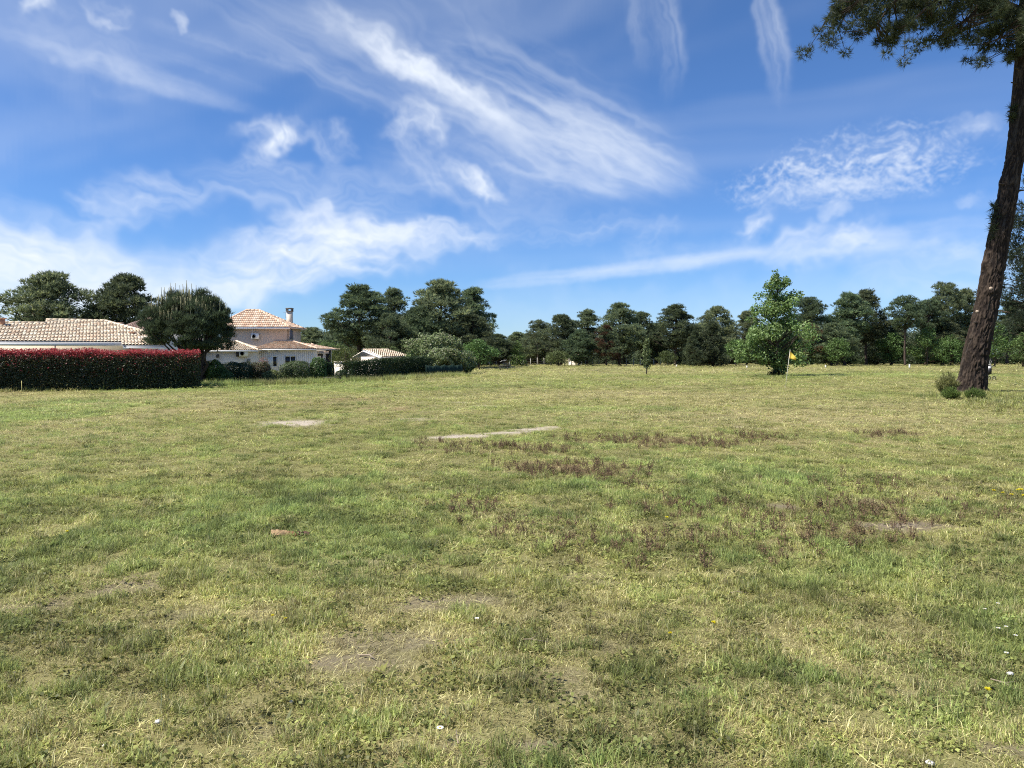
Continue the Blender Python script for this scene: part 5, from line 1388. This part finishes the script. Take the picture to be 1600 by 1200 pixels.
    for (px, py, rp) in cl:
        s_ = d / F
        for k in range(6):
            dy = {True: 1.1, False: 2.6}[py > -10] * rs.randn() - (.8 if py > -10 else 0)
            c.append(W(px + np.clip(.42 * rp * rs.randn(), -.55 * rp, rp), py + np.clip(.32 * rp * rs.randn(), -rp, .4 * rp), dy)); r.append(rp * s_ * (.55 + .4 * rs.rand()))
    for (px, py, rp) in ((1550, 340, 6), (1548, 358, 5), (1551, 374, 4), (1548, 325, 4), (1578, 172, 4), (1577, 186, 4)):
        c.append(W(px, py, -.15)); r.append(rp * d / F)
    c = np.array(c); r = np.array(r); n = len(c)
    lim = np.concatenate([np.stack([np.interp(np.linspace(0, len(p_) - 1, 40), np.arange(len(p_)), np.array([W(*q) for q in p_])[:, a_]) for a_ in range(3)], 1) for p_, _ in limbs])
    for k in range(n - 6):
        e = lim[np.argmin(((lim - c[k]) ** 2).sum(1) + .15 * np.abs(lim[:, 2] - c[k][2]))]; lb.tube([e, (e + c[k]) / 2 + np.array((0, 0, -.12)), c[k]], [.035, .022, .008], 4, (.05, .037, .032), cap=False)
    m = np.maximum((60 * (r / .45) ** 2).astype(int), 25); idx = np.repeat(np.arange(n), m); N_ = len(idx); dd = unit(rs.randn(N_, 3)); q = c[idx] + dd * (r[idx] * rs.rand(N_) ** .5)[:, None] * np.array((1, 1, .75))
    col = np.array((.078, .102, .054)) * (.7 + .6 * rs.rand(n))[idx][:, None] * (.7 + .6 * rs.rand(N_, 1)); tp = rs.rand(N_) < .18; col[tp] = np.array((.10, .115, .045)) * (.7 + .6 * rs.rand(tp.sum(), 1))
    cr.blades(q, dd * .6 + np.array((0, 0, .25)) + .3 * rs.randn(N_, 3), .30, .024, 7, .75, col)
    lb.obj('branch', M['bark'], t); cr.obj('crown', M['needle'], t)
    # broken stubs of old limbs
    for (py, side, ln) in ((110, -1, .22), (133, -1, .3), (178, -1, .35), (208, 1, .3), (238, -1, .16), (290, -1, .22), (300, 1, .25), (352, -1, .35), (398, -1, .14), (505, -1, .12)):
        z = at(0, py, d).z - base.z; xx = np.interp(z, hgt, X); rr = np.interp(z, hgt, Wd); g = Geo(); a = np.array((xx + side * rr * .7, -.35 * rr, z)); e = a + np.array((side * (rr * .3 + ln), -.12, .12 * ln))
        g.tube([a, (a + e) / 2 + np.array((0, 0, .02)), e], [.06, .045, .025], 6, (.06, .048, .04)); g.obj('branch_stub', M['bark'], t)


build_big_pine()


def build_edge_pine():
    """Dark pine standing further back, its crown hanging past the big trunk."""
    d = 52.0; b = at(1655, 600, d); b.z = H(b.x, d); t = thing('pine_tree', 'dark pine hanging its branches behind the big leaning trunk', 'tree', b)
    tr, cr = Geo(), Geo(); h = at(0, 255, d).z - b.z
    tr.tube([(0, 0, -.3), (.1, 0, h * .4), (.05, 0, h * .75), (0, 0, h)], [.35, .28, .18, .05], 10, BARK)
    s = d / F; pts = [(1594, 320, 10), (1590, 345, 14), (1600, 370, 18), (1585, 395, 16), (1575, 420, 15), (1592, 430, 20), (1568, 445, 13), (1582, 462, 18), (1566, 475, 12), (1590, 488, 18), (1574, 500, 13), (1600, 505, 14), (1610, 340, 24), (1620, 390, 28), (1620, 440, 28), (1620, 490, 22), (1650, 300, 30), (1660, 360, 34), (1665, 420, 34), (1660, 480, 28), (1700, 330, 32), (1710, 400, 34), (1715, 460, 30), (1740, 420, 26), (1745, 480, 22), (1650, 268, 20), (1690, 500, 20)]
    c, r = [], []
    for (px, py, rp) in pts:
        for k in range(5): q = at(px + 9 + .22 * rp * rs.randn(), py + .35 * rp * rs.randn(), d) - b; c.append((q.x, 1.6 * rs.randn(), q.z)); r.append(rp * s * (.5 + .4 * rs.rand()))
    c = np.array(c); r = np.array(r); n = len(c)
    for k in range(n):
        zb = min(max(c[k][2] - .3 * abs(c[k][0]), 2.5), h * .97); tr.tube([(.08, 0, zb), (np.array((.08, 0, zb)) + c[k]) / 2 + np.array((0, 0, -.2)), c[k]], [.06, .04, .01], 4, BARK, cap=False)
    m = np.maximum((56 * (r / .6) ** 2).astype(int), 16); idx = np.repeat(np.arange(n), m); N_ = len(idx); dd = unit(rs.randn(N_, 3)); q = c[idx] + dd * (r[idx] * rs.rand(N_) ** .5)[:, None]
    col = np.array((.046, .070, .042)) * (.7 + .6 * rs.rand(n))[idx][:, None] * (.7 + .6 * rs.rand(N_, 1))
    cr.blades(q, dd * .6 + np.array((0, 0, .2)) + .3 * rs.randn(N_, 3), .34, .04, 6, .7, col)
    tr.obj('trunk', M['bark'], t); cr.obj('crown', M['needle'], t)


build_edge_pine()


def sprig_bush(px, top, py, wpx, label, name, col, tip, n, lng):
    """Fine upright sprigs fanning from one root."""
    p = gnd(px, py); d = p.y; p.z = H(p.x, d); t = thing(name, label, 'bush', p); h = max(at(px, top, d).z - p.z, .2); r = wpx * d / F / 2
    st, fo = Geo(), Geo()
    a = rs.rand(n) * 6.283; q = rs.rand(n) ** .5; e = np.stack([r * q * np.cos(a), r * .9 * q * np.sin(a), h * (.55 + .5 * rs.rand(n)) * (1 - .45 * q ** 2)], 1)
    for k in range(0, n, 4): st.tube([e[k] * np.array((.2, .2, 0)) - np.array((0, 0, .05)), e[k] * np.array((.65, .65, .5)), e[k]], [.012, .008, .003], 3, np.array(col) * .6, cap=False)
    m = 16; f = .25 + .75 * rs.rand(n, m, 1); c = e[:, None] * np.concatenate([.2 + .8 * f, .2 + .8 * f, f], 2) + .025 * rs.randn(n, m, 3); ax = e[:, None] * np.array((.5, .5, 1)) / h + np.array((0, 0, .35)) + .25 * rs.randn(n, m, 3)
    cc = np.array(col) * (1 - f) + np.array(tip) * f; cc = cc * (.65 + .7 * rs.rand(n, m, 1))
    fo.blades(c.reshape(-1, 3), ax.reshape(-1, 3), lng, .016, 3, .4, cc.reshape(-1, 3)); st.obj('stem', M['bark'], t); fo.obj('foliage', M['leaf'], t)


sprig_bush(1480, 580, 618, 34, 'feathery yellow green broom bush beside the big trunk foot', 'broom_bush', (.12, .125, .05), (.27, .27, .10), 200, .12)
sprig_bush(1485, 605, 624, 28, 'low bright green heather bush in front of the broom', 'heather_bush', (.08, .12, .03), (.17, .24, .06), 220, .06)
sprig_bush(1523, 606, 625.5, 31, 'low dense green heather bush at the big trunk foot', 'heather_bush', (.075, .11, .028), (.15, .21, .055), 260, .06)

# ------------------------------------------------------------------ things on the course


def put(o, p): o.location = (p.x, p.y, H(p.x, p.y)); return o


def build_flag():
    p = gnd(1227, 606); t = put(thing('golf_flag', 'yellow flag on a pale leaning golf flagstick', 'flag', p), p); top = at(1234.5, 547, p.y) - p; top.z += p.z - t.location.z
    g = Geo(); g.tube([(0, 0, -.1), top * .5, top], [.013, .012, .010], 8); g.ball(top + Vector((0, 0, .01)), .018); g.obj('flagstick', M['stick'], t)
    g = Geo(); n, m_ = 10, 6; L_, Hh = .34, .44; v = []
    for i in range(n):
        for j in range(m_):
            u, w = i / (n - 1), j / (m_ - 1); x = u * L_; z = -w * Hh * (1 - .72 * u) - .95 * u * Hh
            v.append((top.x + .012 - .02 * w + x * .85, top.y + .05 * math.sin(u * 5 + w * 2) - .1 * u, top.z - .02 + z))
    k = np.arange(n - 1)[:, None] * m_ + np.arange(m_ - 1); g.add(np.array(v), np.stack([k, k + m_, k + m_ + 1, k + 1], -1).reshape(-1, 4)); fl = g.obj('flag_cloth', M['flag'], t, True)
    so = fl.modifiers.new('thickness', 'SOLIDIFY'); so.thickness = .004
    g = Geo(); a = np.arange(16) / 16 * 6.283; ring = np.stack([.054 * np.cos(a), .054 * np.sin(a)], 1)
    g.tube([(0, 0, .002), (0, 0, .01)], .054, 16); g.obj('cup_rim', M['white'], t)


build_flag()
p = gnd(34, 614); t = put(thing('marker_stick', 'thin yellow stick standing before the red hedge', 'stick', p), p); hz = at(0, 595, p.y).z - t.location.z
g = Geo(); g.tube([(0, 0, -.1), (.005, 0, hz)], [.014, .011], 7); g.obj('stick', M['yellowstick'], t); g = Geo(); g.tube([(0, 0, .0), (0, 0, .05)], .02, 7); g.obj('base', M['black'], t)
for px, py, h_, lb in ((1057, 574, .36, 'short white stake on the far grass in line with a clear trunked pine'), (1167, 575, .32, 'short white stake between the cypresses and the leafy tree'), (1290, 575, .34, 'short white stake before the large full pine past the flag'), (1421, 576.5, .58, 'taller white stake before the tall bare grey trunk')):
    p = gnd(px, py); t = put(thing('white_stake', lb, 'stake', p, group='white stakes along the fairway'), p)
    g = Geo(); g.box((-.07, -.07, -.1), (.07, .07, h_)); g.obj('stake', M['white'], t); g = Geo(); g.box((-.072, -.072, h_), (.072, .072, h_ + .05)); g.obj('cap', M['white'], t)
# low rail by the far houses
p = gnd(793, 579); t = put(thing('low_rail', 'low dark wooden rail on posts before the white canopy', 'rail', p), p)
L_ = 14 * p.y / F; g = Geo(); g.box((-L_, -.06, .5), (.35, .06, .64)); g.obj('rail', M['dark'], t)
for x in (0, -L_ + .2):
    g = Geo(); g.box((x - .06, -.058, -.2), (x + .06, .058, .5)); g.obj('post', M['dark'], t)
p = gnd(518, 598.5); t = put(thing('low_rail', 'short dark wooden rail under the narrow clipped bush', 'rail', p), p)
g = Geo(); g.box((-.5, -.05, .26), (.6, .05, .40)); g.obj('rail', M['dark'], t)
for x in (-.4, .5):
    g = Geo(); g.box((x - .05, -.048, -.2), (x + .05, .048, .26)); g.obj('post', M['dark'], t)


def build_trolley():
    p = gnd(1543, 595.5); s = p.y / F; t = put(thing('golf_trolley', 'golf trolley with a pale bag half hidden behind the big trunk', 'golf trolley', p), p)

    def q(px, py, dy=0): v = at(px, py, p.y) - p; return Vector((v.x, dy, v.z))
    g = Geo(); ax0, ax1 = q(1541.5, 589), q(1546, 571.5); g.tube([ax0, ax0 * .7 + ax1 * .3, ax1], [.11, .125, .14], 12); bag = g.obj('golf_bag', M['bagcloth'], t)
    g = Geo()
    for k in (.18, .55, .93):
        c = ax0 * (1 - k) + ax1 * k; dv = (ax1 - ax0).normalized(); g.tube([c - dv * .035, c + dv * .035], .148, 12)
    g.obj('strap', M['black'], bag)
    g = Geo(); g.box((ax0.x - .02, -.24, ax0.z + .15), (ax0.x + .2, -.10, ax0.z + .55)); g.obj('pocket', M['black'], bag)
    for k in range(5):
        a = ax1 + Vector((.05 * math.cos(k * 2.5), .05 * math.sin(k * 2.5), 0)); e = a + (ax1 - ax0).normalized() * (.22 + .05 * k) + Vector((.03 * math.cos(k * 2.5), .04 * math.sin(k * 2.5), 0))
        g = Geo(); g.tube([a - (ax1 - ax0).normalized() * .2, e], .012, 5, (.3, .3, .3)); g.ball(e + Vector((.03, 0, .0)), (.065, .05, .045), (.02, .02, .022)); g.obj('golf_club', M['vcol'], t)
    for sgn in (-1, 1):
        c = q(1549, 591.5, .28 * sgn); c.z = .15; r = .15
        g = Geo(); a = np.arange(21) / 20 * 6.283; g.tube([(c.x + r * .86 * math.cos(k), c.y, c.z + r * .86 * math.sin(k)) for k in a], .022, 6, cap=False); w = g.obj('wheel', M['black'], t)
        g = Geo()
        for k in range(6): g.tube([(c.x, c.y, c.z), (c.x + r * .8 * math.cos(k * 1.047), c.y, c.z + r * .8 * math.sin(k * 1.047))], .012, 4)
        g.obj('spokes', M['grille'], w)
    g = Geo(); a = q(1535.5, 590); a.z = .12; g.tube([a, q(1542, 585, -.02), q(1548.5, 576), q(1554, 571)], .02, 6); g.tube([(q(1546.3, 0).x, -.28, .15), (q(1546.3, 0).x, .28, .15)], .015, 6); g.tube([q(1540, 585), (q(1546.3, 0).x, 0, .15)], .018, 6); g.obj('trolley_frame', M['metal'], t)
    g = Geo(); g.tube([q(1551, 573.4), q(1555.5, 570.2)], .035, 8); g.obj('handle', M['black'], t)


build_trolley()

# ------------------------------------------------------------------ little things in the grass
def build_bark_piece():
    a, b = gnd(424, 837), gnd(484, 838.5); p = (a + b) / 2; t = put(thing('bark_piece', 'curled rust brown piece of pine bark lying in the grass', 'bark', p), p); L_ = (b - a).length; yaw = math.atan2((b - a).y, (b - a).x); t.rotation_euler = (0, 0, yaw)
    n, k = 26, 9; v, c = [], []
    for i in range(n):
        u = i / (n - 1); w = .055 * (1 - .62 * u ** 2.5) * (.8 + .3 * math.sin(u * 9)) * min(1, u * 8 + .4)
        for j in range(k):
            x = (j / (k - 1) - .5) * 2; q = rs.rand(); v.append(((u - .5) * L_, x * w, .028 + .036 * (1 - x * x) * (1 - .5 * u) + .006 * rs.randn()))
            c.append((np.array((.33, .22, .12)) if u < .42 + .1 * (q - .5) else np.array((.17, .085, .045)) if u < .72 else np.array((.10, .06, .04))) * (.7 + .6 * q))
    g = Geo(); i = np.arange(n - 1)[:, None] * k + np.arange(k - 1); v = np.array(v); lowv = v - np.array((0, 0, .014)); f = np.stack([i, i + k, i + k + 1, i + 1], -1).reshape(-1, 4)
    g.add(v, f, np.array(c)); g.add(lowv, f[:, ::-1], np.array(c) * .7); g.obj('outer_bark', M['vcol'], t)
    g = Geo(); g.tube([(L_ * .3, 0, .03), (L_ * .62, .01, .03)], [.012, .004], 5, (.09, .06, .045)); g.obj('splinter', M['vcol'], t)


build_bark_piece()


def dandelion_mesh():
    s, f = Geo(), Geo(); s.tube([(0, 0, 0), (.004, .002, .03), (.002, 0, .058)], [.0022, .002, .002], 5, (.10, .15, .05))
    n = 60; a = rs.rand(n) * 6.283; e = rs.rand(n) * .9; d = np.stack([np.cos(a) * np.cos(e), np.sin(a) * np.cos(e), np.sin(e)], 1); c = np.array((.002, 0, .058)) + d * .004
    f.blades(c, d, .016, .005, 2, .25, np.array((.86, .76, .04)) * (.85 + .3 * rs.rand(n, 1))); return s.mesh('stem', M['vcol']), f.mesh('flower_head', M['petal'])


def daisy_mesh():
    s, f = Geo(), Geo(); s.tube([(0, 0, 0), (.003, .002, .04), (.002, 0, .07)], [.0018, .0016, .0016], 5, (.10, .15, .05))
    for k in range(26):
        a = k / 26 * 6.283; r = .017; d = np.array((math.cos(a), math.sin(a), .18)); sd = np.array((-math.sin(a), math.cos(a), 0)) * .0028; c = np.array((.002, 0, .07)); f.add(np.array([c + d * .004 - sd, c + d * .004 + sd, c + d * r + sd * .9, c + d * r - sd * .9]), np.array([[0, 1, 2, 3]]), (.82, .82, .80))
    f.ball((.002, 0, .072), (.0058, .0058, .003), (.75, .52, .03), 8, 5); return s.mesh('stem', M['vcol']), f.mesh('flower_head', M['petal'])


dm, wm = dandelion_mesh(), daisy_mesh()
DAND = [(1553, 775, 1.5), (1567, 777, 1.3), (1580, 781, 1.5), (1595, 775, 1.8), (1599, 782, 1.5), (1590, 772, 1.2)]
for (px, py, s_) in DAND:
    p = gnd(px, py); t = put(thing('dandelion', 'yellow flower in the loose patch at the photo edge below the big trunk', 'flower', p, rs.rand() * 6, 'yellow flowers at the edge of the field'), p); t.scale = (s_ * .8,) * 3; inst('stem', dm[0], t); inst('flower_head', dm[1], t)
for (px, py, s_, lb) in ((1042, 817, 1.3, 'lone yellow flower between the sorrel stalks'), (1115, 987, 1.1, 'lone yellow flower in the worn grass ahead of the sorrel'), (1047, 1001, .9, 'small orange yellow flower beside the worn grass'), (1543, 1094, 1.1, 'bright yellow flower low in the straw coloured corner'),
                        (426, 974, .9, 'yellow flower beside the bare soil, first of a pair'), (446, 977, .8, 'second yellow flower beside the bare soil, a little smaller'), (105, 839, 1.3, 'lone yellow flower in the greener turf past the bare soil')):
    p = gnd(px, py); t = put(thing('dandelion', lb, 'flower', p, rs.rand() * 6), p); t.scale = (s_ * .75,) * 3; inst('stem', dm[0], t); inst('flower_head', dm[1], t)
for (px, py, s_) in ((1559, 953, 1.1), (1538, 960, 1), (1559, 993, 1.15), (1572, 989, 1), (1587, 1003, 1), (1572, 1032, 1.1)):
    p = gnd(px, py); t = put(thing('daisy', 'white daisy in the lush green clump by the photo edge', 'flower', p, rs.rand() * 6, 'white daisies in the lush clump'), p); t.scale = (s_ * .66,) * 3; inst('stem', wm[0], t); inst('flower_head', wm[1], t)
for (px, py, s_, lb) in ((745, 981, 1.3, 'white flower on the bare patch in the middle of the worn grass'), (687, 1161, 1.4, 'white flower on the sandy spot at the very front')):
    p = gnd(px, py); t = put(thing('daisy', lb, 'flower', p, rs.rand() * 6), p); t.scale = (s_ * .66,) * 3; inst('stem', wm[0], t); inst('flower_head', wm[1], t)


def pebble(px, py, r, lb, col=(.72, .70, .66)):
    p = gnd(px, py); g = Geo(); g.ball((0, 0, r * .6), (r, r * .75, r * .5), col, 9, 6); v = g.v[0]; v += (rs.randn(*v.shape) * r * .09).astype(np.float32); o = g.obj('pebble', M['vcol']); put(o, p); o.rotation_euler = (0, 0, rs.rand() * 6); o.location.z += .008; tag(o, lb, 'stone')


pebble(247, 1132, .016, 'small white pebble in the shadowed turf at the front'); pebble(1578, 1058, .020, 'white pebble beside the daisies at the photo edge'); pebble(1453, 1198, .018, 'white pebble at the very bottom of the field')
pebble(456, 1100, .015, 'pale pebble on the straw coloured turf near two flowers', (.6, .56, .5)); pebble(163, 1168, .013, 'tiny pale pebble in the front corner turf', (.6, .58, .53))


def twig(px, py, qx, qy, r, lb):
    a, b = gnd(px, py), gnd(qx, qy); p = (a + b) / 2; h = (b - a) / 2; g = Geo(); n = np.array((.02 * rs.randn(), .02 * rs.randn(), 0))
    g.tube([-h + Vector((0, 0, .012)), Vector((*(n[:2] * .6), .022)), h + Vector((0, 0, .014))], [r, r * .9, r * .5], 5, (.34, .27, .2)); m_ = Vector((*(n[:2] * .6), .022)); g.tube([m_, m_ + h * .5 + Vector((-h.y * .3, h.x * .3, .02))], [r * .6, r * .3], 4, (.30, .24, .18)); o = g.obj('twig', M['vcol']); put(o, p); tag(o, lb, 'twig')


twig(812, 1003, 855, 1007, .005, 'pale thin twig lying across the bare patch'); twig(1548, 1066, 1590, 1086, .004, 'dry stalk slanting below the daisies'); twig(1140, 928, 1168, 928, .004, 'short straw coloured twig in the middle grass'); twig(716, 1168, 724, 1155, .005, 'dark little twig upright on the front sandy spot'); twig(560, 1025, 586, 1032, .005, 'pale twig on the dark bare soil')
